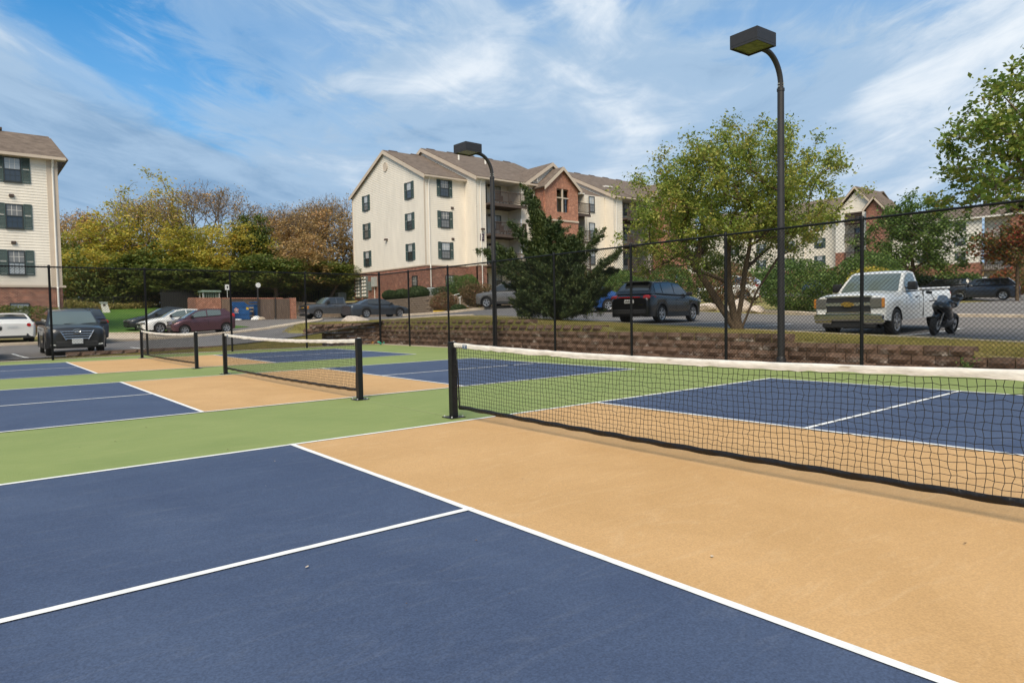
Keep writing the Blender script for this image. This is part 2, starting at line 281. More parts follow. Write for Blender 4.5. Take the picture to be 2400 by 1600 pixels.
class MB:
    """collects shapes, links them as one mesh object"""
    def __init__(s): s.v = []; s.f = []; s.m = []
    def quad(s, a, b, c, d, mi=0):
        k = len(s.v); s.v += [tuple(a), tuple(b), tuple(c), tuple(d)]; s.f.append((k, k+1, k+2, k+3)); s.m.append(mi)
    def poly(s, pts, mi=0):
        k = len(s.v); s.v += [tuple(p) for p in pts]; s.f.append(tuple(range(k, k+len(pts)))); s.m.append(mi)
    def box(s, c, d, mi=0, u=None, n=None, bev=0.0):
        """box centred at c, sizes d; optional horizontal axis u and normal n instead of X,Y"""
        U = Vector(u) if u is not None else Vector((1, 0, 0)); W = Vector((0, 0, 1))
        V = Vector(n) if n is not None else W.cross(U)
        c = Vector(c); k = len(s.v); hx, hy, hz = d[0]/2, d[1]/2, d[2]/2
        if bev <= 0:
            for sz in (-1, 1):
                for sx, sy in ((-1, -1), (1, -1), (1, 1), (-1, 1)): s.v.append(tuple(c + U*sx*hx + V*sy*hy + W*sz*hz))
            for q in ((0, 3, 2, 1), (4, 5, 6, 7), (0, 1, 5, 4), (1, 2, 6, 5), (2, 3, 7, 6), (3, 0, 4, 7)):
                s.f.append(tuple(k+i for i in q)); s.m.append(mi)
        else:
            for sz, e in ((-1, bev), (-1, 0), (1, 0), (1, bev)):
                for sx, sy in ((-1, -1), (1, -1), (1, 1), (-1, 1)):
                    z = sz*(hz - (0 if e else bev)); s.v.append(tuple(c + U*sx*(hx-e) + V*sy*(hy-e) + W*z))
            s.f.append((k, k+3, k+2, k+1)); s.m.append(mi); s.f.append((k+12, k+13, k+14, k+15)); s.m.append(mi)
            for r in range(3):
                for i in range(4):
                    j = (i+1) % 4; s.f.append((k+r*4+i, k+r*4+j, k+r*4+4+j, k+r*4+4+i)); s.m.append(mi)
        return s
    def tube(s, pts, rad, n=8, mi=0, cap=True):
        pts = [Vector(p) for p in pts]; rr = rad if isinstance(rad, (list, tuple)) else [rad]*len(pts); k0 = len(s.v)
        ref = None
        for i, p in enumerate(pts):
            d = (pts[min(i+1, len(pts)-1)] - pts[max(i-1, 0)]).normalized()
            a = d.cross(Vector((0, 0, 1)) if abs(d.z) < 0.95 else Vector((1, 0, 0))).normalized()
            if ref is not None and a.dot(ref) < 0: a = -a
            ref = a; b = d.cross(a)
            for j in range(n):
                t = 2*PI*j/n; s.v.append(tuple(p + (a*math.cos(t) + b*math.sin(t))*rr[i]))
        for i in range(len(pts)-1):
            for j in range(n):
                j2 = (j+1) % n; a = k0+i*n; s.f.append((a+j, a+j2, a+n+j2, a+n+j)); s.m.append(mi)
        if cap:
            s.f.append(tuple(k0+j for j in reversed(range(n)))); s.m.append(mi)
            e = k0+(len(pts)-1)*n; s.f.append(tuple(e+j for j in range(n))); s.m.append(mi)
        return s
    def lathe(s, prof, c, axis='Z', n=20, mi=0):
        k0 = len(s.v); c = Vector(c)
        for (r, h) in prof:
            for j in range(n):
                t = 2*PI*j/n; a, b = r*math.cos(t), r*math.sin(t)
                s.v.append(tuple(c + (Vector((a, b, h)) if axis == 'Z' else Vector((a, h, b)) if axis == 'Y' else Vector((h, a, b)))))
        for i in range(len(prof)-1):
            for j in range(n):
                j2 = (j+1) % n; a = k0+i*n; s.f.append((a+j, a+j2, a+n+j2, a+n+j)); s.m.append(mi)
        return s
    def ext(s, pts, d, mi=0):
        """prism: polygon pts pushed along vector d"""
        d = Vector(d); a = [Vector(p) for p in pts]; b = [p+d for p in a]; n = len(a)
        s.poly(list(reversed(a)), mi); s.poly(b, mi)
        for i in range(n): s.quad(a[i], a[(i+1) % n], b[(i+1) % n], b[i], mi)
        return s
    def build(s, name, mats, parent=None, local=False, smooth=None):
        o0 = Vector((0, 0, 0)) if (parent is None or local) else root_org(parent)
        me = bpy.data.meshes.new(name)
        me.from_pydata([(x-o0.x, y-o0.y, z-o0.z) for x, y, z in s.v], [], s.f)
        if isinstance(mats, (list, tuple)) and len(mats) > 1: me.polygons.foreach_set('material_index', s.m)
        finish(me, mats, smooth)
        o = bpy.data.objects.new(name, me); COL.objects.link(o)
        if parent: o.parent = parent
        return o
def np_mesh(name, V, F, mats, parent=None, org=None):
    """fast mesh from arrays; F is (m,3) or (m,4)"""
    V = np.asarray(V, np.float32)
    if parent is not None and org is None: org = root_org(parent)
    if org is not None: V = V - np.array(org, np.float32)
    F = np.asarray(F, np.int32); me = bpy.data.meshes.new(name); k = F.shape[1]
    me.vertices.add(len(V)); me.vertices.foreach_set('co', V.ravel())
    me.loops.add(F.size); me.loops.foreach_set('vertex_index', F.ravel())
    me.polygons.add(len(F)); me.polygons.foreach_set('loop_start', np.arange(len(F), dtype=np.int32)*k)
    me.update(calc_edges=True); finish(me, mats)
    o = bpy.data.objects.new(name, me); COL.objects.link(o)
    if parent: o.parent = parent
    return o
def copy_tree(o, parent=None):
    c = o.copy(); COL.objects.link(c); c.parent = parent
    for ch in list(o.children): copy_tree(ch, c)
    return c
def sticks(A, B, rad, n=4, ref=(0.3, 0.5, 0.81)):
    """thin prisms from points A to B (arrays) -> verts, quads"""
    A = np.asarray(A, float); B = np.asarray(B, float); d = B-A; d /= np.linalg.norm(d, axis=1, keepdims=True)+1e-9
    r = np.array(ref); a = np.cross(d, r); a /= np.linalg.norm(a, axis=1, keepdims=True)+1e-9; b = np.cross(d, a)
    V = []
    for P in (A, B):
        for j in range(n):
            t = 2*PI*j/n; V.append(P + (a*math.cos(t) + b*math.sin(t))*rad)
    V = np.stack(V, 1).reshape(-1, 3); k = np.arange(len(A))[:, None]*2*n
    F = np.concatenate([k + np.array([[j, (j+1) % n, n+(j+1) % n, n+j]]) for j in range(n)], 1).reshape(-1, 4)
    return V, F
def leaves(C, size, rng, up=0.35, asp=0.55, jit=0.35, dirs=None):
    """folded rhombic leaves at centres C -> verts, quads"""
    n = len(C); nrm = rng.normal(size=(n, 3)); nrm /= np.linalg.norm(nrm, axis=1, keepdims=True); nrm[:, 2] = np.abs(nrm[:, 2]) + up
    nrm /= np.linalg.norm(nrm, axis=1, keepdims=True)
    t = rng.normal(size=(n, 3)) if dirs is None else dirs + rng.normal(size=(n, 3))*0.35
    u = t - nrm*(t*nrm).sum(1, keepdims=True); u /= np.linalg.norm(u, axis=1, keepdims=True)+1e-9; v = np.cross(nrm, u)
    s = size*(1 + jit*1.5*rng.uniform(-1, 1, size=(n, 1)))
    V = np.stack([C-u*s*.5, C+v*s*asp*.5+nrm*s*.12, C+u*s*.5, C-v*s*asp*.5+nrm*s*.12], 1).reshape(-1, 3)
    F = np.arange(n*4).reshape(-1, 4)
    return V, F
# ------------------------------------------------------------------ terrain heights
LOW = [(10.4,21,1.05),(10.4,18.8,1.04),(10.4,15.5,1.04),(10.4,12.3,.98),(10.4,9,.80),(10.4,5,.63),(10.4,1.9,.56),(10.4,0,.45),(10.4,-3,.27),(10.4,-9,.05),
 (16,3,.44),(16,-4,.22),(16,8,.62),(16,13,.80),(14,16,.97),(16,18,1.05),(19,12.6,.77),(22.3,12.7,.80),(18,2.5,.43),(23.5,3,.58),(27,12,.98),(27,3,.78),
 (41,8,1.22),(60,11,1.62),(60,-10,1.3),(27,-10,.5),(18,-12,.05),(20,22,1.25),(25,30,1.66),(16,28,1.08),(16,33.3,1.09),(19,34.8,1.14),(22,37.5,1.25),(20.25,40.1,1.03),(22.5,45,1.15),(21.2,49.7,1.04),(22.6,40,1.2),(20,57,1.15),(23.1,35.2,1.3),(24.3,33,1.7),(22.9,33.4,1.22),(15.6,38.8,1.13),(13.7,53,1.10),
 (18.3,51,1.15),(10.5,52,1.10),(7.8,37.4,.33),(5.3,36.8,.24),(-2,34,.18),(-2.2,22.3,.0),(-.4,22.8,.04),(-3.5,21.2,0),(-12,25,-.1),(3.5,22,.13),(6.5,22,.28),(7,26,.45),
 (10,26,.80),(-2,40.5,.5),(0,43.5,.6),(-12,42,.4),(5,47,.75),(5.3,62,2.0),(10,60,1.9),(-6,62,1.6),(20,62,2.6),(31,33,1.9),(25,34.5,1.75),(40,30,2.2),(64,28,2.62),
 (103,42,3.6),(135,35,4.6),(100,0,2.5),(160,60,6),(0,78,2.6),(20,82,3),(40,92,4),(-30,72,1),(-60,100,1),(-60,30,-.6),(-60,-40,-1),(30,-60,-.5),(110,-80,1),(200,200,6),(-100,220,3),(220,0,5)]
UP = [(27,44,2.75),(27,57,2.9),(35,42,2.45),(45,41,2.6),(24.6,41.2,2.58),(24.6,47,2.7),(22.8,57.5,2.5),(62,41,3.0),(27.5,37,2.5),(31,38.6,2.3),(40,60,3.4),(60,62,4),(20,64,2.7)]
UPX, UPY = [27.5, 25.6, 24.3, 24.1, 24.1, 23.3, 21.8, 20.2, 19.0], [36.0, 37.0, 38.4, 41, 47, 53.5, 57, 60, 62]    # edge of the upper terrace
class TPS:
    def __init__(s, P):
        P = np.array(P, float); s.p = P[:, :2]; n = len(P)
        K = s.k(np.linalg.norm(s.p[:, None]-s.p[None], axis=2)) + np.eye(n)*0.8
        Q = np.c_[np.ones(n), s.p]; A = np.block([[K, Q], [Q.T, np.zeros((3, 3))]])
        s.w = np.linalg.solve(A, np.r_[P[:, 2], 0, 0, 0])
    def k(s, r): return np.where(r > 1e-9, r*r*np.log(np.maximum(r, 1e-9)), 0)*0.05
    def __call__(s, X):
        X = np.atleast_2d(np.asarray(X, float)); r = np.linalg.norm(X[:, None]-s.p[None], axis=2)
        return np.clip(s.k(r)@s.w[:-3] + s.w[-3] + X@s.w[-2:], -2, 8)
_low, _up = TPS(LOW), TPS(UP + [p for p in LOW if p[0] > 60 and p[1] > 20])
def upper(X):
    """above the top retaining wall?"""
    X = np.atleast_2d(np.asarray(X, float)); xl = np.interp(X[:, 1], UPY, UPX)
    return (X[:, 1] > 36.0) & (X[:, 0] > xl) & (X[:, 0] < 90) & (X[:, 1] < 75)
def hh(X):
    X = np.atleast_2d(np.asarray(X, float)); lo = _low(X); m = upper(X)
    if m.any():
        up = _up(X[m]); y = X[m][:, 1]; t = np.clip((y-62)/13, 0, 1); x = X[m][:, 0]; t2 = np.clip((x-66)/24, 0, 1)
        t = np.maximum(t, t2); lo[m] = up*(1-t) + lo[m]*t
    return lo
def h(x, y): return float(hh([(x, y)])[0])
def grid_patch(name, xs, ys, off, matl, skip=None, kind='structure', parent=None, hf=None):
    X, Y = np.meshgrid(xs, ys, indexing='ij'); P = np.c_[X.ravel(), Y.ravel()]; Z = (hf or hh)(P) + off
    nx, ny = len(xs), len(ys); i, j = np.meshgrid(np.arange(nx-1), np.arange(ny-1), indexing='ij'); i = i.ravel(); j = j.ravel()
    cx = (xs[i]+xs[i+1])/2; cy = (ys[j]+ys[j+1])/2
    keep = np.ones(len(i), bool) if skip is None else ~skip(cx, cy)
    i, j = i[keep], j[keep]; F = np.c_[i*ny+j, (i+1)*ny+j, (i+1)*ny+j+1, i*ny+j+1]
    o = np_mesh(name, np.c_[P, Z], F, matl, parent)
    if parent is None: tag(o, kind=kind)
    o.data.polygons.foreach_set('use_smooth', [True]*len(o.data.polygons))
    return o
def span(a, b, st): return np.linspace(a, b, max(2, int(round((b-a)/st))+1))
_gx = np.unique(np.round(np.r_[np.linspace(-900, -70, 12), span(-70, -12, 3), span(-12, 10.36, 1.5), 10.36, span(10.36, 36, 0.8), span(36, 110, 2), np.linspace(110, 1500, 18)], 3))
_gy = np.unique(np.round(np.r_[np.linspace(-900, -70, 10), span(-70, -13, 3), span(-13, -8, 1.5), span(-8, 21.15, .5), span(21.15, 62, 0.8), span(62, 110, 2), np.linspace(110, 1500, 18)], 3))
def wall_top(s):
    z = 1.055
    for a, v in ((10.3, .86), (13.9, .665), (19.55, .47), (23.65, .275), (27.5, .08)):
        if s >= a: z = v
    return z
ground = grid_patch('ground', _gx, _gy, -0.0, M_LAWN, lambda x, y: (x < 10.36) & (x > -13) & (y < 21.15) & (y > -13))
_me = ground.data
for v in _me.vertices:
    if abs(v.co.x-10.36) < .01 and -7 < v.co.y < 21.2: v.co.z = wall_top(21.3-v.co.y)-.02
# earth faces under the edges of the ground, behind the walls
m = MB()
_cy = sorted((v.co.y, v.co.z) for v in _me.vertices if abs(v.co.x-10.36) < .01 and -13 <= v.co.y <= 21.2)
for (a, za), (b, zb_) in zip(_cy[:-1], _cy[1:]): m.quad((10.36, a, -.3), (10.36, b, -.3), (10.36, b, zb_), (10.36, a, za))
_cx = sorted((v.co.x, v.co.z) for v in _me.vertices if abs(v.co.y-21.15) < .01 and -13 <= v.co.x <= 7.6)
for (a, za), (b, zb_) in zip(_cx[:-1], _cx[1:]): m.quad((a, 21.15, -.3), (b, 21.15, -.3), (b, 21.15, zb_), (a, 21.15, za))
m.box((10.62, 21.62, .35), (.5, .75, 1.2))
tag(m.build('earth_bank', M_LAWN), 'earth behind the block walls', kind='structure')
ground['label'] = 'sloping lawn and open ground around the courts and buildings'

# court slab inside the fence
m = MB(); m.box((-1.35, 3.9, -0.15), (23.4, 34.3, 0.30)); slab = m.build('court_slab', M_GREEN); tag(slab, 'green acrylic court surround inside the chain link fence', kind='structure')
m = MB(); m.box((10.02, 4.0, -0.02), (0.66, 34.6, 0.05)); m.box((-1.6, 20.93, -0.02), (22.6, 0.5, 0.05)); tag(m.build('slab_edge', M_CONC), 'bare concrete edge strip along the fence foot', kind='structure')
K_, B_, W_ = 2.134, 6.706, 6.096
COURTS = [0.0, W_+3.129, 2*W_+3.129+3.035]
LW = 0.051
for ci, oy in enumerate(COURTS):
    for nm, x0, x1, mt, hz in (('kitchen', -K_, K_, M_TAN, .004), ('service_box', K_, B_, M_BLUE, .0045), ('service_box', -B_, -K_, M_BLUE, .0045)):
        m = MB(); m.quad((x0, oy-W_, hz), (x1, oy-W_, hz), (x1, oy, hz), (x0, oy, hz)); m.build(nm, mt, slab)
    z = 0.0085
    def line(x0, y0, x1, y1, z):
        m = MB(); lx = abs(x1-x0) > abs(y1-y0); n = int(max(abs(x1-x0), abs(y1-y0))/.12)      # rolled edge, a millimetre or two off true
        jr = random.Random(x0*7+y0); e = [(jr.uniform(-.0016, .0016), jr.uniform(-.0016, .0016)) for _ in range(n+1)]
        for i in range(n+1):
            t = i/n
            if lx: m.v += [(x0+(x1-x0)*t, y0+e[i][0], z), (x0+(x1-x0)*t, y1+e[i][1], z)]
            else: m.v += [(x0+e[i][0], y0+(y1-y0)*t, z), (x1+e[i][1], y0+(y1-y0)*t, z)]
        for i in range(n): m.f.append((2*i, 2*i+2, 2*i+3, 2*i+1) if lx else (2*i, 2*i+1, 2*i+3, 2*i+2)); m.m.append(0)
        m.build('court_line', M_LINE, slab)
    for yy in (oy, oy-W_):
        s = -1 if yy == oy else 1
        line(-B_, min(yy, yy+s*LW), B_, max(yy, yy+s*LW), z)
    for xx, s in ((-B_, 1), (B_, -1), (-K_, -1), (K_, 1)):
        line(min(xx, xx+s*LW), oy-W_, max(xx, xx+s*LW), oy, z+.0015)
    for x0, x1 in ((-B_, -K_), (K_, B_)): line(x0, oy-W_/2-LW/2, x1, oy-W_/2+LW/2, z+.003)
# hairline seam in the paint between the two nearest net posts
m = MB(); m.quad((-.006, .42, .003), (.006, .42, .003), (.006, 2.75, .003), (-.006, 2.75, .003)); m.build('paint_seam', mat('seam_paint', (.36, .39, .17), .8), slab)
# specks of grit and leaf litter on the court
m = MB(); rg = random.Random(5)
for i in range(90):
    x, y = rg.uniform(-4, 8), rg.uniform(-6.5, 8); s = rg.uniform(.004, .012); a = rg.uniform(0, 6)
    m.poly([(x+math.cos(a+t)*s*rg.uniform(.6, 1.3), y+math.sin(a+t)*s*rg.uniform(.6, 1.3), .012+rg.uniform(0, .006)) for t in (0, 1.3, 2.6, 4.2)], rg.choice((0, 0, 1)))
tag(m.build('court_grit', [M_BARK, M_CONC]), 'specks of dry leaf and grit scattered on the court', kind='stuff')

# asphalt, concrete, kerbs
def notup(x, y): return upper(np.c_[x, y])
def asphalt(name, x0, x1, y0, y1, matl, label, off=.035, st=0.8, skip=notup):
    o = grid_patch(name, span(x0, x1, st), span(y0, y1, st), off, matl, skip, hf=_low); o['label'] = label; return o
asphalt('road', -60, 26, 21.25, 33.2, M_ASPH, 'dark asphalt drive behind the far fence')
asphalt('parking_lot', 4.2, 23.6, 33.2, 58, M_ASPH2, 'asphalt parking lot by the bin store')
asphalt('parking_lot', 15.2, 21.6, -45, 21.25, M_ASPH, 'dark asphalt parking bays with the white pickup')
asphalt('road', 21.6, 26.8, -45, 21.25, M_ASPH2, 'paler asphalt aisle behind the white pickup')
asphalt('parking_lot', 26.8, 90, -30, 9.6, M_ASPH2, 'far asphalt parking lot rising to the right', st=1.6)
asphalt('parking_lot', 56, 95, 9.6, 36, M_ASPH2, 'asphalt parking lot before the far building', st=1.6)
asphalt('driveway', 24.4, 44, 26.3, 31.9, M_ASPH, 'asphalt drive in front of the middle building', off=.05)
asphalt('sidewalk', -1.4, 4.2, 33.4, 39.6, M_CONC, 'tan concrete walk beside the parked cars', off=.09)
o = grid_patch('green_lawn', span(-6, 10, .8), span(42.6, 66, .8), .05, M_TURF); o['label'] = 'bright green lawn running up to the woods'
o = grid_patch('green_lawn', span(-1.2, 10.4, .8), span(39.7, 42.6, .8), .05, M_TURF); o['label'] = 'bright green lawn edge along the kerb'
def kerb(pts, label, wd=.16, up=.13, matl=M_CONC):
    P = [Vector((x, y, 0)) for x, y in pts]; Q = []
    for a, b in zip(P[:-1], P[1:]):
        n = max(1, int((b-a).length/1.0)); Q += [a.lerp(b, i/n) for i in range(n)]
    Q.append(P[-1]); m = MB(); rings = []
    for i, p in enumerate(Q):
        d = (Q[min(i+1, len(Q)-1)]-Q[max(i-1, 0)]).normalized(); nn = Vector((-d.y, d.x, 0)); z = h(p.x, p.y)
        k = len(m.v)
        for s, zz in ((-.5, -.1), (-.5, up-.03), (-.38, up), (.38, up), (.5, up-.03), (.5, -.1)): m.v.append((p.x+nn.x*s*wd, p.y+nn.y*s*wd, z+zz+.03))
        rings.append(k)
    for a, b in zip(rings[:-1], rings[1:]):
        for j in range(5): m.f.append((a+j, b+j, b+j+1, a+j+1)); m.m.append(0)
    for a in (rings[0], rings[-1]): m.f.append(tuple(a+j for j in range(6))); m.m.append(0)
    return tag(m.build('kerb', matl, smooth=40), label, kind='structure')
kerb([(-30, 33.3), (6, 33.3), (10.5, 34.2), (13.5, 36.2), (14.4, 37.6)], 'kerb along the drive below the parked hatchback', wd=.5)
kerb([(10.2, 35.1), (13.6, 37.2), (14.4, 37.6)], 'inner kerb of the narrow planted tongue', wd=.3)
kerb([(27.0, -40), (27.0, 9.4), (27.6, 10.4), (29, 16), (27.6, 21), (24, 25.5)], 'far kerb of the near parking lot below the shrubs', wd=.3)
kerb([(15.15, -40), (15.15, 10), (15.3, 16), (14, 20.4)], 'low kerb between lawn and near parking lot', wd=.16, up=.03)
kerb([(20.6, 36.9), (22.0, 34.4), (23.2, 32.2), (24.0, 30.9), (25.2, 30.4)], 'pale curved kerb under the reddish shrubs', wd=.55, up=.16)
kerb([(10.2, 26.8), (15.0, 25.4), (16.5, 22.6)], 'kerb round the grass island', wd=.2, up=.05)
kerb([(-1.3, 40.0), (4.2, 40.2), (9.6, 41.2)], 'kerb at the foot of the green lawn', wd=.2)
def stripe(x0, y0, x1, y1, wd=.1, off=.05):
    a, b = Vector((x0, y0, 0)), Vector((x1, y1, 0)); d = (b-a).normalized(); nn = Vector((-d.y, d.x, 0))*wd/2; n = max(1, int((b-a).length/.7)); m = MB()
    for i in range(n):
        q = []
        for t, s in ((i/n, -1), ((i+1)/n, -1), ((i+1)/n, 1), (i/n, 1)):
            p = a.lerp(b, t)+nn*s; q.append((p.x, p.y, h(p.x, p.y)+off))
        m.poly(q)
    o = m.build('parking_line', M_LINE); tag(o, kind='structure'); return o
for y in (-7.0, -4.3, -1.6, 1.25, 4.3, 7.1, 10.0, 14.0): stripe(15.6, y, 20.8, y+.1)
for x in (-5.6, -2.9, 1.2): stripe(x, 21.8, x-.2, 26.4)
for x in (40, 43, 46, 49, 52): stripe(x, 3.6, x+.4, 8.6, .12)

# ------------------------------------------------------------------ retaining walls built of blocks
def block_mesh(w, hgt, d, seed):
    """split-face block, rough bulging front on -Y, origin at bottom middle of the face plane"""
    rg = random.Random(seed); m = MB(); nx, nz = 5, 3; g = []
    for j in range(nz):
        for i in range(nx):
            x = -w/2+w*i/(nx-1); z = hgt*j/(nz-1)
            edge = i in (0, nx-1) or j in (0, nz-1)
            y = (0.012 if edge else -rg.uniform(.03, .07)); g.append(len(m.v)); m.v.append((x*(.985 if edge else 1), y, z*.975+.002))
    for j in range(nz-1):
        for i in range(nx-1): a = j*nx+i; m.f.append((a, a+1, a+nx+1, a+nx)); m.m.append(0)
    k = len(m.v)
    for x, z in ((-w/2*.985, .002), (w/2*.985, .002), (w/2*.985, hgt*.977), (-w/2*.985, hgt*.977)): m.v.append((x, d, z))
    c = (0, nx-1, nx*nz-1, nx*(nz-1))
    m.f += [tuple(list(range(nx*(nz-1), nx*nz)) + [k+2, k+3]), (k+1, k, 0, 1, 2, 3, 4)[0:0] or (k, k+1, 4, 3, 2, 1, 0), (k+1, k+2, nx*nz-1, nx*2-1, nx-1), (k+3, k, 0, nx, 2*nx), (k, k+3, k+2, k+1)]; m.m += [0]*5
    me = bpy.data.meshes.new('block'); me.from_pydata(m.v, [], m.f); finish(me, M_BLOCK); return me
BW, BH = 0.44, 0.195
BLOCKS = [block_mesh(BW*.975, BH*.985, .3, s) for s in range(7)]
def block_wall(root, pts, base, top, rg, batter=.018, cap=True):
    """rows of blocks along polyline pts; base(s) and top(s) give heights along the run"""
    P = [Vector((x, y, 0)) for x, y in pts]; seg = [(a, b, (b-a).length) for a, b in zip(P[:-1], P[1:])]; tot = sum(s[2] for s in seg)
    def at(s):
        for a, b, l in seg:
            if s <= l: return a.lerp(b, s/l), (b-a).normalized()
            s -= l
        return P[-1], (P[-1]-P[-2]).normalized()
    o0 = root_org(root); row = 0
    zmin = min(base(0), base(tot), base(tot/2)); n = 0
    while zmin + row*BH < max(top(t*tot/50) for t in range(51)):
        z = zmin + row*BH; s = (row % 2)*BW/2 + BW/2*.5
        while s < tot:
            if z + BH <= top(s) + .03 and z + BH > base(s):
                p, d = at(s); nn = Vector((d.y, -d.x, 0))       # outward = right-hand side of travel
                ob = bpy.data.objects.new('block', rg.choice(BLOCKS)); COL.objects.link(ob); ob.parent = root
                q = p - nn*(row*batter + rg.uniform(-.008, .012)); ob.location = (q.x-o0.x, q.y-o0.y, z-o0.z)
                ob.rotation_euler = (rg.uniform(-.01, .01), rg.uniform(-.006, .006), math.atan2(nn.x, -nn.y) + rg.uniform(-.02, .02)); n += 1
            s += BW
        row += 1
    return n
def steps(tab):
    """stepped wall top: (from s, z)"""
    def f(s):
        z = tab[0][1]
        for a, v in tab:
            if s >= a: z = v
        return z
    return f
rg = random.Random(3)
# long wall behind the right-hand fence, runs along +Y -> -Y so that outward is -X
Y0 = 21.3
Y0b = 21.85
wl = thing('retaining_wall', 'long stepped brown split-face block retaining wall behind the right fence', 'retaining wall', (10.3, 8, 0))
tops = steps([(0, 1.055), (10.52, .86), (14.12, .665), (19.77, .47), (23.87, .275), (27.72, .08)])
nb = block_wall(wl, [(10.28, Y0+.22), (10.28, -6.5)], lambda s: -.115, lambda s: tops(s), rg)
print('BLOCKS right', nb)
# wing of that wall round the grass island left of the corner
wi = thing('retaining_wall', 'short block retaining wall wrapping the grass island with the boulder', 'retaining wall', (8.6, 21.5, 0))
nb = block_wall(wi, [(7.6, 23.6), (7.05, 22.4), (7.3, 21.6), (10.45, 21.28)], lambda s: -.03, lambda s: (.55 if s < 1.0 else .75 if s < 1.5 else .945), rg); print('BLOCKS wing', nb)
# one course along the drive behind the far fence
wlow = thing('retaining_wall', 'low single-course block edging between far fence and drive', 'retaining wall', (3, 21.2, 0))
nb = block_wall(wlow, [(-1.75, 21.18), (7.2, 21.3)], lambda s: .01, lambda s: .2, rg); print('BLOCKS low', nb)
# earth behind: island mound
m = MB(); xs = span(7.3, 16.5, .6); ys = span(21.7, 26.8, .5)
def mound(x, y):
    e = min((x-7.3)/.5, 1.0); t = max(0, min(1, (y-21.7)/4.6)); edge = max(0, min(1, (26.4-.22*max(0, x-10)-y)/1.4)); x2 = max(0, min(1, (16.3-x)/2.5))
    z0 = h(x, y)
    return z0 - .05 + max(0, (.92+.02*(x-7.3)-z0+.05))*min(e, edge, x2, 1)
for i in range(len(xs)-1):
    for j in range(len(ys)-1):
        m.quad(*[(a, b, mound(a, b)) for a, b in ((xs[i], ys[j]), (xs[i+1], ys[j]), (xs[i+1], ys[j+1]), (xs[i], ys[j+1]))])
tag(m.build('grass_island', M_LAWN), 'grassed island above the short retaining wall', kind='structure')
# wall below the middle building: courses too fine to pick apart at this distance
wu = thing('retaining_wall', 'grey-tan stacked block wall below the middle apartment building', 'retaining wall', (23.2, 44, 1.2))
m = MB(); rg2 = random.Random(9); pl = [(18.3, 61.2), (20.9, 56.6), (22.4, 53.2), (23.2, 47.0), (23.2, 40.8), (23.5, 38.1), (25.0, 36.5), (27.6, 35.4), (31.0, 35.2)]
for (xa, ya), (xb, yb) in zip(pl[:-1], pl[1:]):
    a, b = Vector((xa, ya, 0)), Vector((xb, yb, 0)); L_ = (b-a).length; d = (b-a)/L_; nn = Vector((d.y, -d.x, 0))
    for r_ in range(9):
        s = -(r_ % 2)*.2
        while s < L_-.1:
            p = a + d*(s+.2); zb = h(*(p+nn*.6).xy) - .1; q = p - nn*(.02*r_) + nn*rg2.uniform(-.02, .03); z = zb + r_*.17
            zt = h(*(p-nn*2.0).xy) + .1
            if z < zt: m.box((q.x, q.y, z+.085), (.385, .3, .16), 0, u=d, n=-nn, bev=.02)
            s += .4
o = m.build('block_courses', M_STONE, wu); tag(o, kind='stuff')
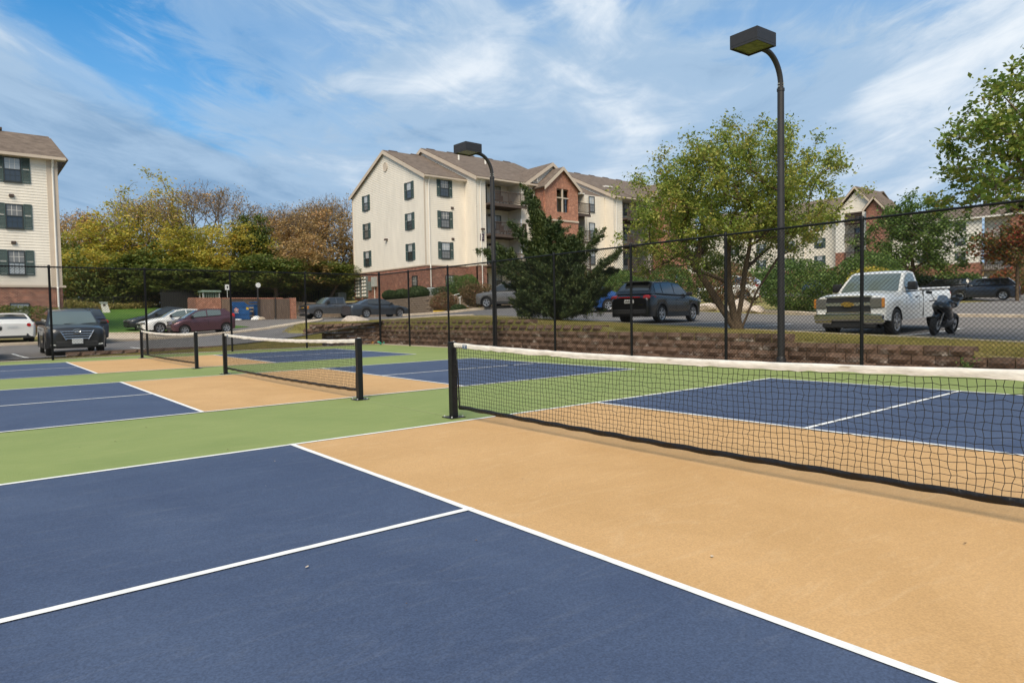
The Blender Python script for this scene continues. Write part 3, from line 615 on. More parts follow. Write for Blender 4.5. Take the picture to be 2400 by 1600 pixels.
# ------------------------------------------------------------------ pickleball nets
def make_net(oy, label):
    root = thing('pickleball_net', label, 'net', (0, oy-W_/2, 0), 0, 'pickleball nets')
    ya, yb = .305, -W_-.305
    rg = np.random.default_rng(4)
    def ztop(y): t = (y-ya)/(yb-ya); return .905 - .055*4*t*(1-t)
    def zbot(y): t = (y-ya)/(yb-ya); return .14 - .022*4*t*(1-t) + .0012*math.sin(t*21)
    def xoff(y): t = (y-ya)/(yb-ya); return .004*math.sin(t*9+.6)
    def xb(y): t = (y-ya)/(yb-ya); return xoff(y) + .004*math.sin(t*6.2+.4)
    for yy, s in ((ya, -1), (yb, 1)):
        p = MB(); p.box((0, oy+yy, .462), (.078, .078, .905), bev=.006)
        post = p.build('post', M_BLACK, root, smooth=30)
        q = MB(); q.box((0, oy+yy, .0065), (.21, .21, .010), bev=.002); q.build('base_plate', M_BLACK, post)
        q = MB(); q.box((0, oy+yy, .922), (.082, .082, .016), bev=.006); q.build('post_cap', M_BLACK, post)
        q = MB()
        for a in (-1, 1):
            for b in (-1, 1): q.lathe([(.010, 0), (.010, .012), (.005, .016), (0.0005, .016)], (a*.08, oy+yy+b*.08, .0115), n=8)
        tag(q.build('bolt', M_UTIL, post), kind='stuff')
        q = MB(); q.tube([(.043, oy+yy, .91), (.046, oy+yy-s*.008, .6), (.044, oy+yy, .38), (.05, oy+yy+s*.012, .30), (.047, oy+yy, .38)], .004, 6); q.tube([(0, oy+yy+s*.03, .936), (.03, oy+yy, .936), (.044, oy+yy, .90)], .004, 6)
        q.build('tension_cord', M_WHITE, post)
        q = MB(); y1 = oy+yy+s*.105
        q.tube([(xoff(yy), oy+yy+s*.05, .90), (.005, y1, .55), (.004, y1+s*.02, .16)], .009, 6)
        for z in (.80, .66, .52, .38, .24): q.tube([(0, oy+yy+s*.03, z), (.012, oy+yy+s*.07, z-.01), (.004, y1, z)], .004, 5)
        tag(q.build('side_lacing', M_BVIN, post), kind='stuff')
    y0, y1 = ya-.11, yb+.11
    # white headband: folded strip with puckers
    nY = 170; m = MB(); ring = [(-.011, -.052), (-.013, -.026), (-.012, -.004), (0, .004), (.012, -.004), (.013, -.026), (.011, -.052)]
    puck = np.interp(np.linspace(0, 1, nY), np.linspace(0, 1, 60), rg.normal(0, 1, 60)); puck2 = np.interp(np.linspace(0, 1, nY), np.linspace(0, 1, 90), rg.normal(0, 1, 90))
    for i in range(nY):
        y = (ya-.045) + (yb-ya+.09)*i/(nY-1)
        for j, (a, b) in enumerate(ring):
            fl = 1 + .30*puck[i]*(1 if j in (1, 5) else .5 if j in (0, 6) else .1)
            m.v.append((xoff(y) + a*fl + .003*puck2[i]*(j in (0, 1)) - .003*puck2[(i+7) % nY]*(j in (5, 6)), oy+y, ztop(y)+.012+b+(.0035*puck2[i] if j in (0, 6) else .0015*puck[i])))
    n7 = len(ring)
    for i in range(nY-1):
        for j in range(n7-1): a = i*n7+j; m.f.append((a, a+1, a+n7+1, a+n7)); m.m.append(0)
    hb = m.build('headband', M_BAND, root, smooth=70)
    # small blue maker's tag and black tie at the left end of the band
    q = MB()
    for s in (-1, 1): q.box((xoff(.0)+s*.0185, oy+.02, ztop(0)-.018), (.002, .085, .048))
    tg = q.build('maker_tag', mat('tag_blue', (.02, .07, .16), .5, var=.1), hb)
    q = MB()
    for s in (-1, 1):
        for k, (a, b) in enumerate(((.024, .007), (.012, .004), (.018, .004))): q.box((xoff(0)+s*.0205, oy+.02, ztop(0)-.006-k*.012), (.001, a*2, b))
    tag(q.build('tag_print', M_WHITE, tg), kind='stuff')
    q = MB()
    for k in range(3): q.tube([(xoff(0)-.0195, oy+.19-k*.045, ztop(.1)-.028), (xoff(0)-.0215, oy+.165-k*.045, ztop(.1)-.034), (xoff(0)-.0195, oy+.15-k*.045, ztop(.1)-.028)], .004, 5)
    tag(q.build('tie', M_BVIN, hb), kind='stuff')
    # mesh: hanging cords with a little slack
    cell = .0465; ny = int(abs(y1-y0)/cell); nz = 16
    Y = np.linspace(y0, y1, ny+1); T = np.linspace(0, 1, nz+1)
    G = np.zeros((ny+1, nz+1, 3)); wob = rg.normal(0, .0045, (ny+1, nz+1)); wz = rg.normal(0, .004, (ny+1, nz+1))
    lean = np.interp(np.arange(ny+1), np.linspace(0, ny, 14), rg.normal(0, .006, 14))
    for i, y in enumerate(Y):
        zt, zb = ztop(y)-.045, zbot(y)+.02
        for j, t in enumerate(T):
            G[i, j] = (xoff(y)*(1-t)+xb(y)*t, oy+y+wob[i, j]*(0 < j < nz)+lean[i]*math.sin(t*PI)+.006*math.sin(t*9+i*.3), zt+(zb-zt)*t+wz[i, j]*(0 < j < nz)+.006*math.sin(i*.21)*math.sin(t*PI))
    A = np.concatenate([G[:, :-1].reshape(-1, 3), G[:-1].reshape(-1, 3)]); Bq = np.concatenate([G[:, 1:].reshape(-1, 3), G[1:].reshape(-1, 3)])
    V, F = sticks(A, Bq, .0023, 3); np_mesh('net_mesh', V, F, M_CORD, root)
    # black bottom band with a rope inside
    m = MB(); nb = 150; rr = np.interp(np.linspace(0, 1, nb), np.linspace(0, 1, 75), rg.uniform(.0175, .0195, 75))
    pts = [(xb(y0+(y1-y0)*i/(nb-1)), oy+y0+(y1-y0)*i/(nb-1), zbot(y0+(y1-y0)*i/(nb-1))) for i in range(nb)]
    k0 = len(m.v)
    for i, p in enumerate(pts):
        for j in range(8):
            t = 2*PI*j/8; r = rr[i]*(1+.14*math.sin(3*t+i*.7)); m.v.append((p[0]+r*.62*math.cos(t), p[1], p[2]+r*1.35*math.sin(t)))
    for i in range(nb-1):
        for j in range(8): a = i*8; m.f.append((a+j, a+(j+1) % 8, a+8+(j+1) % 8, a+8+j)); m.m.append(0)
    m.build('bottom_band', M_BVIN, root, smooth=60)
    return root
make_net(COURTS[0], 'nearest pickleball net crossing the right foreground, white band and black mesh')
make_net(COURTS[1], 'middle pickleball net with black posts, second of the three')
make_net(COURTS[2], 'farthest pickleball net near the back fence, beside the dark SUV')

# ------------------------------------------------------------------ chain link fence
FH = 3.05
def fence_run(name, label, a, b, stations, corner_first=False):
    a, b = Vector((*a, 0)), Vector((*b, 0)); L_ = (b-a).length; d = (b-a)/L_; nn = Vector((-d.y, d.x, 0))
    root = thing(name, label, 'fence', tuple((a+b)/2))
    for i, s in enumerate(stations):
        p = a+d*s; big = corner_first and i == 0; r = .044 if big else .036
        m = MB(); m.tube([(p.x, p.y, -.05), (p.x, p.y, FH+(.04 if big else -.02))], r, 12); po = m.build('post', M_FENCE, root, smooth=40)
        q = MB(); q.lathe([(r+.006, 0), (r+.006, .05), (r*.9, .075), (r*.4, .09), (.0005, .093)], (p.x, p.y, FH-.02 if not big else FH+.03), n=12); q.build('post_cap', M_FENCE, po, smooth=50)
        q = MB()
        for z in ((.45, 1.0, 1.6, 2.2, 2.75) if not big else (.4, .8, 1.2, 1.6, 2.0, 2.4, 2.8)): q.lathe([(r+.004, -.01), (r+.004, .01)], (p.x, p.y, z), n=12)
        tag(q.build('tie_band', M_FENCE, po), kind='stuff')
    m = MB(); m.tube([tuple(a+Vector((0, 0, FH))), tuple(b+Vector((0, 0, FH)))], .024, 10); m.build('top_rail', M_FENCE, root, smooth=40)
    # woven wire: two families of diagonals, with the weave's small offset, and twisted tips above the rail
    pitch, Hm, z0 = .085, FH+.01, .03
    A, B = [], []
    for fam in (1, -1):
        k = -int(Hm/pitch)-1
        while k*pitch < L_+Hm:
            s0 = k*pitch; e0, e1 = s0, s0+Hm*fam; lo = 0.0; hi = 1.0
            for lim, sg in ((0, 1), (L_, -1)):
                v0 = (e0-lim)*sg; v1 = (e1-lim)*sg
                if v0 < 0 and v1 < 0: lo = 2
                elif v0 < 0: lo = max(lo, v0/(v0-v1))
                elif v1 < 0: hi = min(hi, v0/(v0-v1))
            if lo < hi:
                n = 12; t = np.linspace(lo, hi, n+1)
                for i in range(n):
                    for t_, lst in ((t[i], A), (t[i+1], B)):
                        s = e0+(e1-e0)*t_; p = a+d*s+nn*(.045+.003*fam+.012*math.sin(s*2.1)*math.sin(t_*3.1))
                        lst.append((p.x, p.y, z0+t_*Hm))
            k += 1
    V, F = sticks(A, B, .0036, 3); np_mesh('chain_link', V, F, M_FENCE, root)
    m = MB(); pts = [tuple(a+d*(L_*i/40)+nn*.045+Vector((0, 0, .05+.01*math.sin(i*1.7)))) for i in range(41)]; m.tube(pts, .004, 5); m.build('tension_wire', M_FENCE, root)
    return root
fence_run('chain_link_fence', 'black chain link fence along the right side above the block wall', (9.68, 20.22), (9.68, -8.9), [0, 2.5, 5.4, 8.2, 11.3, 14.4, 17.37, 20.55, 23.5, 26.5], True)
fence_run('chain_link_fence', 'black chain link fence across the far left end of the courts', (9.62, 20.22), (-17, 20.22), [3.3, 6.25, 9.15, 11.95, 14.85, 17.75, 20.6, 23.5])

# ------------------------------------------------------------------ court lamps
def lamp(x, y, label, rz, dz):
    root = thing('lamp_post', label, 'lamp post', (x, y, dz), rz, 'court lamps')
    m = MB(); m.tube([(0, 0, -dz), (0, 0, 6.35)], [.082, .074], 16); m.build('pole', M_LAMP, root, True, 40)
    m = MB(); m.box((0, 0, .02-dz), (.3, .3, .03), bev=.005); m.lathe([(.11, .035), (.105, .12), (.085, .16)], (0, 0, -dz), n=16); m.build('base', M_LAMP, root, True, 40)
    m = MB(); pts = [(0, 0, 6.25)] + [(-.62*(1-math.cos(t)), 0, 6.42+.68*math.sin(t)) for t in np.linspace(0, PI/2, 12)] + [(-.74, 0, 7.10)]
    m.tube(pts, .060, 14); m.lathe([(.085, 6.30), (.085, 6.36)], (0, 0, 0), n=14)
    arm = m.build('arm', M_LAMP, root, True, 40)
    m = MB()
    for t in range(4): m.lathe([(.012, 0), (.012, .02), (.0005, .02)], (0, 0, 0), 'X', 6)
    q = MB()
    for z in (6.40, 6.46):
        for sx, sy in ((.07, 0), (-.07, 0), (0, .07), (0, -.07)): q.box((sx, sy, z), (.02, .02, .02))
    tag(q.build('bolt', M_UTIL, arm, True), kind='stuff')
    # box head: open tray with a recessed lens
    cx, cz, s_, hz = -1.05, 7.20, .68, .265
    m = MB(); m.box((cx, 0, cz+.01), (s_, s_, hz-.02), bev=.006); hd = m.build('lamp_head', M_LAMP, root, True)
    q = MB()
    for sx, sy, ax in ((1, 0, 0), (-1, 0, 0), (0, 1, 1), (0, -1, 1)):
        q.box((cx+sx*(s_/2-.010), sy*(s_/2-.010), cz-hz/2-.005), (.02 if ax == 0 else s_-.04, s_ if ax == 0 else .02, .05))
    q.build('lens_frame', M_LAMP, hd, True)
    q = MB(); q.box((cx, 0, cz-hz/2+.003), (s_-.06, s_-.06, .010)); q.build('lens', M_LENS, hd, True)
    return root
lamp(9.98, 12.36, 'tall bronze lamp post with box head beside the juniper', R(2), -.33)
lamp(9.98, 1.60, 'nearer bronze lamp post rising in front of the leafy tree', R(-3), -.12)
# ------------------------------------------------------------------ apartment buildings
Z3 = Vector((0, 0, 1)); WR = random.Random(12)
def siding(m, a, b, z0, z1, nrm, clip=None, lap=.165, mi=0):
    """lap boards from a to b (xy), clip(t)->max z for gables handled by trimming each course"""
    a, b = Vector((*a, 0)), Vector((*b, 0)); n = Vector((*nrm, 0)); z = z0
    while z < z1-1e-4:
        zt = min(z+lap, z1); t0, t1 = 0.0, 1.0
        if clip:
            t0, t1 = clip((z+zt)/2)
            if t1-t0 < .004: break
        p, q = a.lerp(b, t0), a.lerp(b, t1)
        lo, hi = n*.022, n*.002
        m.quad(p+lo+Z3*z, q+lo+Z3*z, q+hi+Z3*zt, p+hi+Z3*zt, mi); m.quad(p+Z3*z, q+Z3*z, q+lo+Z3*z, p+lo+Z3*z, mi)
        z = zt
def window(par, p, u, n, wd, ht, shut=True, blind=0.5, mull=True, sw=.34, door=False):
    """p = bottom middle on wall face"""
    u, n, p = Vector((*u, 0)), Vector((*n, 0)), Vector(p); fw = .055
    m = MB()
    for s in (-1, 1): m.box(p+u*s*(wd/2-fw/2)+n*.03+Z3*ht/2, (fw, .06, ht), 0, u, n)
    for z in (fw/2, ht-fw/2): m.box(p+n*.031+Z3*z, (wd-2*fw, .06, fw), 0, u, n)
    m.box(p+n*.034+Z3*ht*.5, (wd-2*fw, .05, .05), 0, u, n)
    fr = m.build('door' if door else 'window', M_DFRAME, par)
    iw = wd-2*fw
    for z0, z1, k in ((fw, ht*.5-.025, 1), (ht*.5+.025, ht-fw, 0)):
        q = MB(); q.box(p+n*.014+Z3*(z0+z1)/2, (iw, .008, z1-z0), 0, u, n)
        q.build('pane', (WR.choice((M_PANE, M_PANE, M_PANEM)) if (k == 0 or blind > .8) and blind > .2 else WR.choice((M_PANED, M_PANED, M_PANEM))), fr)
        if mull:
            q = MB()
            for s in (-1, 1): q.box(p+u*s*iw/6+n*.021+Z3*(z0+z1)/2, (.018, .006, z1-z0), 0, u, n)
            q.box(p+n*.0225+Z3*(z0+z1)/2, (iw, .006, .018), 0, u, n); q.build('muntin', M_WTRIM if k == 0 else M_DFRAME, fr)
    if not door:
        q = MB(); q.box(p+n*.045-Z3*.03, (wd+.06, .09, .05), 0, u, n); q.build('sill', M_DFRAME, fr)
    if shut:
        for s in (-1, 1):
            c = p+u*s*(wd/2+sw/2+.012)+n*.025; q = MB()
            for e in (-1, 1): q.box(c+u*e*(sw/2-.025)+Z3*ht/2, (.05, .05, ht+.04), 0, u, n)
            for z in (.0, ht*.5, ht): q.box(c+Z3*z, (sw-.1, .05, .06), 0, u, n)
            k = 0
            for z in np.arange(.08, ht-.05, .075):
                if abs(z-ht*.5) < .05: continue
                a = c-u*(sw/2-.05)+Z3*z; b = c+u*(sw/2-.05)+Z3*z
                q.quad(a+n*.018, b+n*.018, b-n*.012+Z3*.07, a-n*.012+Z3*.07)
            q.build('shutter', M_SHUT, par)
def vent(par, p, u, n, s=.26, matl=None):
    m = MB(); m.box(Vector(p)+Vector((*n, 0))*.05, (s, .1, s*.75), 0, Vector((*u, 0)), Vector((*n, 0)), bev=.02); m.build('wall_vent', matl or M_RAILW, par)
def walllight(par, p, n):
    n = Vector((*n, 0)); u = Vector((-n.y, n.x, 0)); m = MB(); m.box(Vector(p)+n*.12, (.32, .24, .2), 0, u, n, bev=.04); lt = m.build('wall_light', M_RAILW, par)
    q = MB(); q.box(Vector(p)+n*.15-Z3*.105, (.24, .15, .02), 0, u, n); q.build('lens', M_WTRIM, lt)
def downpipe(par, pts, r=.05):
    m = MB(); m.tube(pts, r, 6); m.build('downpipe', M_WTRIM, par)
def roof_plane(par, pts, th=.16, name='roof', matl=None):
    """pts: 4 corners of a slope; slab with real thickness"""
    a, b, c, d = [Vector(p) for p in pts]; nn = (b-a).cross(d-a).normalized()
    if nn.z < 0: nn = -nn
    m = MB(); m.ext([a, b, c, d] if (b-a).cross(d-a).z < 0 else [a, d, c, b], nn*th); return m.build(name, matl or M_SHING, par)
def gable_roof_x(par, x0, x1, ye0, ye1, yr, ze, zr, oh=.35, rake=.22, tops=True):
    """ridge along X at y=yr; eaves at ye0 (south) and ye1 (north)"""
    s0 = (zr-ze)/(yr-ye0); s1 = (zr-ze)/(ye1-yr)
    rf = roof_plane(par, [(x0-rake, ye0-oh, ze-s0*oh), (x1+rake, ye0-oh, ze-s0*oh), (x1+rake, yr, zr), (x0-rake, yr, zr)])
    roof_plane(par, [(x0-rake, ye1+oh, ze-s1*oh), (x1+rake, ye1+oh, ze-s1*oh), (x1+rake, yr, zr), (x0-rake, yr, zr)])
    # rake and eave boards, gutter
    for x in (x0-rake-.022, x1+rake+.022):
        m = MB()
        for ya, za, yb_, zb_ in ((ye0-oh, ze-s0*oh, yr, zr), (yr, zr, ye1+oh, ze-s1*oh)):
            m.ext([(x-.02, ya, za-.22), (x-.02, yb_, zb_-.22), (x-.02, yb_, zb_+.12), (x-.02, ya, za+.12)], (.04, 0, 0))
        m.build('rake_board', M_TRIM, par)
    m = MB(); m.box(((x0+x1)/2, ye0-oh-.06, ze-s0*oh+.02), (x1-x0+2*rake, .11, .14)); m.build('gutter', M_TRIM, par)
    m = MB(); m.quad((x0-rake, ye0-oh, ze-s0*oh-.06), (x1+rake, ye0-oh, ze-s0*oh-.06), (x1+rake, ye0+.02, ze-s0*oh-.06), (x0-rake, ye0+.02, ze-s0*oh-.06)); m.build('soffit', M_WTRIM, par)
    if tops:
        x = x0+.9
        while x < x1-.5:
            m = MB(); m.ext([(x-.45, yr-.28, zr+.06), (x-.45, yr, zr+.24), (x-.45, yr+.28, zr+.06)], (.9, 0, 0)); m.build('ridge_vent', M_RAILW, rf); x += 2.4
    return rf
def gable_clip(y0, y1, yr, ze, zr):
    def f(z):
        if z <= ze: return 0.0, 1.0
        k = (z-ze)/(zr-ze); L_ = y1-y0
        return (k*(yr-y0))/L_, 1-(k*(y1-yr))/L_
    return f
def balcony(par, x0, x1, y0, y1, z, n=(0, -1)):
    """deck between x0..x1, front edge at y0 with a picket rail"""
    m = MB(); m.box(((x0+x1)/2, (y0+y1)/2, z-.09), (x1-x0-.02, abs(y1-y0), .18)); m.box(((x0+x1)/2, y0-.03, z-.17), (x1-x0+.06, .06, .26)); dk = m.build('balcony', M_RAILW, par)
    q = MB(); yy = y0+.03
    q.box(((x0+x1)/2, yy, z+1.03), (x1-x0-.02, .09, .06)); q.box(((x0+x1)/2, yy, z+.12), (x1-x0-.02, .05, .05))
    x = x0+.06
    while x < x1-.03: q.box((x, yy, z+.57), (.035, .035, .86)); x += .125
    for x in (x0+.05, x1-.05): q.box((x, yy, z+.55), (.10, .10, 1.08))
    tag(q.build('railing', M_RAILW, dk), kind='stuff')
    q = MB(); xx = x1-.9
    q.lathe([(.24, z+.42), (.26, z+.45), (.26, z+.47), (.02, z+.475)], (xx, (y0+y1)/2, 0), n=10); q.tube([(xx, (y0+y1)/2, z), (xx, (y0+y1)/2, z+.44)], .03, 6)
    q.box((xx-.8, (y0+y1)/2, z+.42), (.5, .5, .06)); q.box((xx-.8, (y0+y1)/2+.23, z+.70), (.5, .05, .55))
    for a in (-1, 1):
        for b in (-1, 1): q.box((xx-.8+a*.21, (y0+y1)/2+b*.21, z+.2), (.05, .05, .40))
    tag(q.build('balcony_furniture', M_RAILW, dk), kind='stuff')

def middle_building():
    A = thing('apartment_building', 'cream sided three storey apartment block on a brick base, middle of picture', 'building', (27, 44, 2.4))
    zb, zf, ze, ST = 2.2, 5.55, 13.35, 2.72
    # masses: (x0,x1,front y)
    masses = [(26.9, 31.1, 43.8), (31.1, 42.4, 42.0), (42.4, 48.9, 43.8), (48.9, 63.0, 42.0)]
    for i, (x0, x1, yf) in enumerate(masses):
        zr = 16.6 if i in (0, 2) else 17.35
        gable_roof_x(A, x0, x1, yf, 57.6 if i in (0, 2) else 59.4, 50.7, ze, zr)
    # west gable end
    y0, y1 = 43.8, 57.6
    m = MB(); siding(m, (26.9, y1), (26.9, y0), zf, 16.55, (-1, 0), lambda z: tuple(1-t for t in reversed(gable_clip(y0, y1, 50.7, ze, 16.6)(z)))); m.build('siding', M_SIDE, A)
    m = MB(); m.box((27.0, 50.7, (zb+zf)/2), (.24, 13.84, zf-zb)); m.build('brick_base', M_BRY, A)
    m = MB(); m.box((26.88, 50.7, zf+.03), (.12, 13.9, .10)); m.build('ledge', M_TRIM, A)
    m = MB(); m.box((26.89, 43.83, (zf+ze)/2), (.1, .1, ze-zf)); m.build('corner_board', M_TRIM, A)
    m = MB(); m.box((26.89, 57.58, (zf+ze)/2), (.1, .1, ze-zf)); m.build('corner_board', M_TRIM, A)
    for yy in (54.6, 46.35):
        for k in range(3): window(A, (26.88, yy, 6.2+k*ST), (0, -1), (-1, 0), .86, 1.42, blind=.5, sw=.36)
    m = MB(); m.lathe([(.42, 0), (.40, -.05), (.34, -.03), (.0005, -.03)], (26.86, 50.55, 15.15), 'X', 18); m.build('gable_vent', M_TRIM, A)
    walllight(A, (26.88, 50.6, 8.4), (-1, 0))
    # front walls
    def front(x0, x1, y, brick=True):
        m = MB(); siding(m, (x0, y), (x1, y), zf if brick else zb, ze, (0, -1)); m.build('siding', M_SIDE, A)
        if brick:
            m = MB(); m.box(((x0+x1)/2, y+.11, (zb+zf)/2), (x1-x0, .24, zf-zb)); m.build('brick_base', M_BRX, A)
            m = MB(); m.box(((x0+x1)/2, y-.02, zf+.03), (x1-x0, .12, .10)); m.build('ledge', M_TRIM, A)
    def side(x, y0_, y1_, nx, z0=None, brick=True):
        m = MB(); a, b = ((x, y1_), (x, y0_)) if nx < 0 else ((x, y0_), (x, y1_)); siding(m, a, b, zf if brick else zb, ze, (nx, 0)); m.build('siding', M_SIDE, A)
        if brick:
            m = MB(); m.box((x-nx*.1, (y0_+y1_)/2, (zb+zf)/2), (.2, y1_-y0_-.02, zf-zb)); m.build('brick_base', M_BRY, A)
    def rake_side(x, yf, zr):
        """upper gable sliver of a taller mass seen over its neighbour"""
        m = MB(); siding(m, (x, 59.4), (x, yf), ze, zr-.05, (-1, 0), lambda z: tuple(1-t for t in reversed(gable_clip(yf, 59.4, 50.7, ze, zr)(z)))); m.build('siding', M_SIDE, A)
    front(26.9, 31.1, 43.8); side(31.1, 42.0, 43.8, -1); rake_side(31.12, 42.0, 17.35)
    for k in range(3): window(A, (28.93, 43.785, 6.2+k*ST), (1, 0), (0, -1), .94, 1.42, blind=.5 if k else .9, sw=.32)
    for k in (1, 2): vent(A, (29.7, 43.79, 5.25+k*ST), (1, 0), (0, -1))
    for (xx, yy) in ((27.25, 43.72), (31.5, 41.93)):
        downpipe(A, [(xx, yy-.25, ze-.2), (xx, yy, ze-.7), (xx, yy, zf+.1), (xx, yy-.06, zf-.05), (xx, yy-.06, zb+.3), (xx, yy-.35, zb+.2)])
    def openbay(x0, x1, yf, yb_):
        """stack of balconies in a recess"""
        side(x0, yf+.02, yb_, 1, brick=False); side(x1, yf+.02, yb_, -1, brick=False); front(x0, x1, yb_, brick=False)
        for k in range(4):
            z = zf-ST+.12+k*ST
            window(A, (x0+.95, yb_-.015, z+.02), (1, 0), (0, -1), 1.15, 2.05, shut=False, door=True, blind=.9 if k == 2 else .1); window(A, (x0+2.75 if x1-x0 > 3.5 else x1-.6, yb_-.015, z+.75), (1, 0), (0, -1), .86, 1.3, shut=False, blind=.9)
            if k: balcony(A, x0, x1, yf-.75, yb_-.05, z); walllight(A, (x0+1.85, yb_-.02, z+2.0), (0, -1))
        m = MB(); m.box(((x0+x1)/2, (yf+yb_)/2, ze-.08), (x1-x0, yb_-yf, .1)); m.build('soffit', M_WTRIM, A)
    front(31.1, 32.1, 42.0); openbay(32.1, 36.2, 42.0, 43.9); front(36.2, 37.9, 42.0)
    m = MB(); m.box((31.62, 41.96, 8.05), (.42, .05, .62)); sg = m.build('building_sign', mat('plum_sign', (.045, .018, .045), .5, var=.1), A)
    q = MB(); q.box((31.62, 41.932, 8.16), (.16, .006, .16)); q.box((31.62, 41.932, 7.95), (.28, .006, .05)); q.build('sign_print', M_UTIL, sg)
    walllight(A, (31.62, 41.97, 8.75), (0, -1))
    # white cross gable over the entry
    def cross_gable(x0, x1, yf, zpk, yback, brick=None, zeg=ze, zlow=None, oh=.3):
        xm = (x0+x1)/2; m = MB()
        if brick is None:
            siding(m, (x0, yf), (x1, yf), ze, zpk-.04, (0, -1), gable_clip(x0, x1, xm, zeg, zpk)); m.build('siding', M_SIDE, A)
        s = (zpk-zeg)/(xm-x0)
        for sg_ in (-1, 1):
            xe = xm+sg_*(x1-x0)/2+sg_*oh
            roof_plane(A, [(xe, yf-.3, zeg-s*oh), (xe, yback, zeg-s*oh), (xm, yback, zpk), (xm, yf-.3, zpk)], .14)
            m = MB(); m.ext([(xe, yf-.345, zeg-s*oh-.2), (xm, yf-.345, zpk-.2), (xm, yf-.345, zpk+.14), (xe, yf-.345, zeg-s*oh+.14)], (0, .04, 0)); m.build('rake_board', M_TRIM, A)
    def entry(xc):
        cross_gable(xc-3.5, xc+2.9, 41.9, 15.45, 47.5)
        cross_gable(xc-2.3, xc+2.0, 40.6, 14.85, 43.0, M_BRO, 13.05, 10.0, oh=.28)
        zz0, zz1, xa, xb_ = 10.75, 12.95, xc-.8, xc+.75
        m = MB()
        for a, b, c, d in ((xc-2.3, xa, 5.6, 13.05), (xb_, xc+2.0, 5.6, 13.05), (xa, xb_, 5.6, zz0), (xa, xb_, zz1, 13.05)): m.box(((a+b)/2, 40.7, (c+d)/2), (b-a, .2, d-c))
        m.ext([(xc-2.3, 40.6, 13.05), (xc+2.0, 40.6, 13.05), (xc-.15, 40.6, 14.85)], (0, .2, 0)); m.build('brick_wall', M_BRO, A)
        for s_ in (-2.2, 1.9): m = MB(); m.box((xc+s_, 41.4, 9.3), (.2, 1.2, 7.5)); m.build('brick_wall', M_BRY, A)
        m = MB(); siding(m, (xc-2.1, 43.2), (xc+1.8, 43.2), 5.6, 13, (0, -1)); m.build('siding', M_SIDE, A)
        m = MB(); m.box((xc-.03, 40.68, (zz0+zz1)/2), (.16, .12, zz1-zz0)); m.box((xc-.03, 40.66, zz0+1.35), (xb_-xa, .1, .10)); m.build('opening_post', M_TRIM, A)
        m = MB(); m.box((xc-.15, 40.58, 9.95), (4.36, .12, .16)); m.build('brick_band', M_TRIM, A)
        m = MB(); m.box((xc-.15, 41.9, 9.0), (3.9, 2.4, .2)); m.build('landing', M_CONC, A)
        for s in (-2.2, 1.9): m = MB(); m.box((xc+s, 40.8, 4.0), (.55, .4, 3.4)); m.build('brick_pier', M_BRO, A)
        m = MB(); m.tube([(xc-2.25, 41.7, 13.6), (xc-2.25, 41.7, 14.0)], .06, 6); m.build('roof_pipe', M_WTRIM, A)
    entry(40.25)
    front(42.2, 42.4, 42.0); openbay(42.4, 45.2, 42.6, 43.9)
    front(45.2, 48.9, 43.3); side(48.9, 42.0, 43.3, -1); rake_side(48.92, 42.0, 17.35)
    for k in range(4): window(A, (46.9, 43.285, 3.5+k*ST), (1, 0), (0, -1), .86, 1.6, shut=False, blind=.5)
    for k in (1, 2, 3): vent(A, (45.6, 43.29, 5.2+k*ST-ST), (1, 0), (0, -1), .22)
    downpipe(A, [(46.1, 43.0, ze-.2), (46.1, 43.2, ze-.7), (46.1, 43.2, zb+.2)]); downpipe(A, [(49.2, 41.7, ze-.2), (49.2, 41.92, ze-.7), (49.2, 41.92, zb+.2)])
    front(48.9, 50.2, 42.0); openbay(50.2, 54.2, 42.0, 43.9); front(54.2, 55, 42.0); entry(57.5); front(60.5, 63, 42.0)
    m = MB(); m.box((51.2, 45.2, 14.95), (1.1, .9, .16)); m.build('roof_hatch', M_WTRIM, A)
    for x in (33.2, 36.4):
        m = MB(); m.tube([(x, 47.6, 15.7), (x, 47.6, 16.55)], .09, 8); m.build('roof_pipe', M_WTRIM, A)
    # basement openings on brick
    for yy in (45.7,): window(A, (26.87, yy, 3.0), (0, -1), (-1, 0), .9, 1.75, shut=False, blind=.5)
    window(A, (29.3, 43.78, 3.0), (1, 0), (0, -1), .95, 1.75, shut=False, blind=.5)
    # electric meters and boxes on the gable
    for j, yy in enumerate((56.55, 55.15)):
        m = MB(); m.box((26.8, yy, 4.15), (.16, 1.0, 2.1)); mb = m.build('meter_bank', M_METER, A)
        for a in range(2):
            for b in range(6):
                q = MB(); q.lathe([(.12, 0), (.12, -.10), (.08, -.14), (.0005, -.14)], (26.72, yy-.25+a*.5, 3.3+b*.34), 'X', 10); q.build('meter', M_WTRIM, mb)
    m = MB(); m.box((26.8, 54.1, 4.2), (.14, .5, .9)); m.build('service_box', M_METER, A)
    m = MB(); m.box((26.75, 53.1, 4.55), (.3, .75, .95), bev=.02); m.build('service_box', M_UTIL, A); downpipe(A, [(26.82, 53.2, 4.1), (26.82, 53.2, 2.8)], .04)
    return A
middle_building()

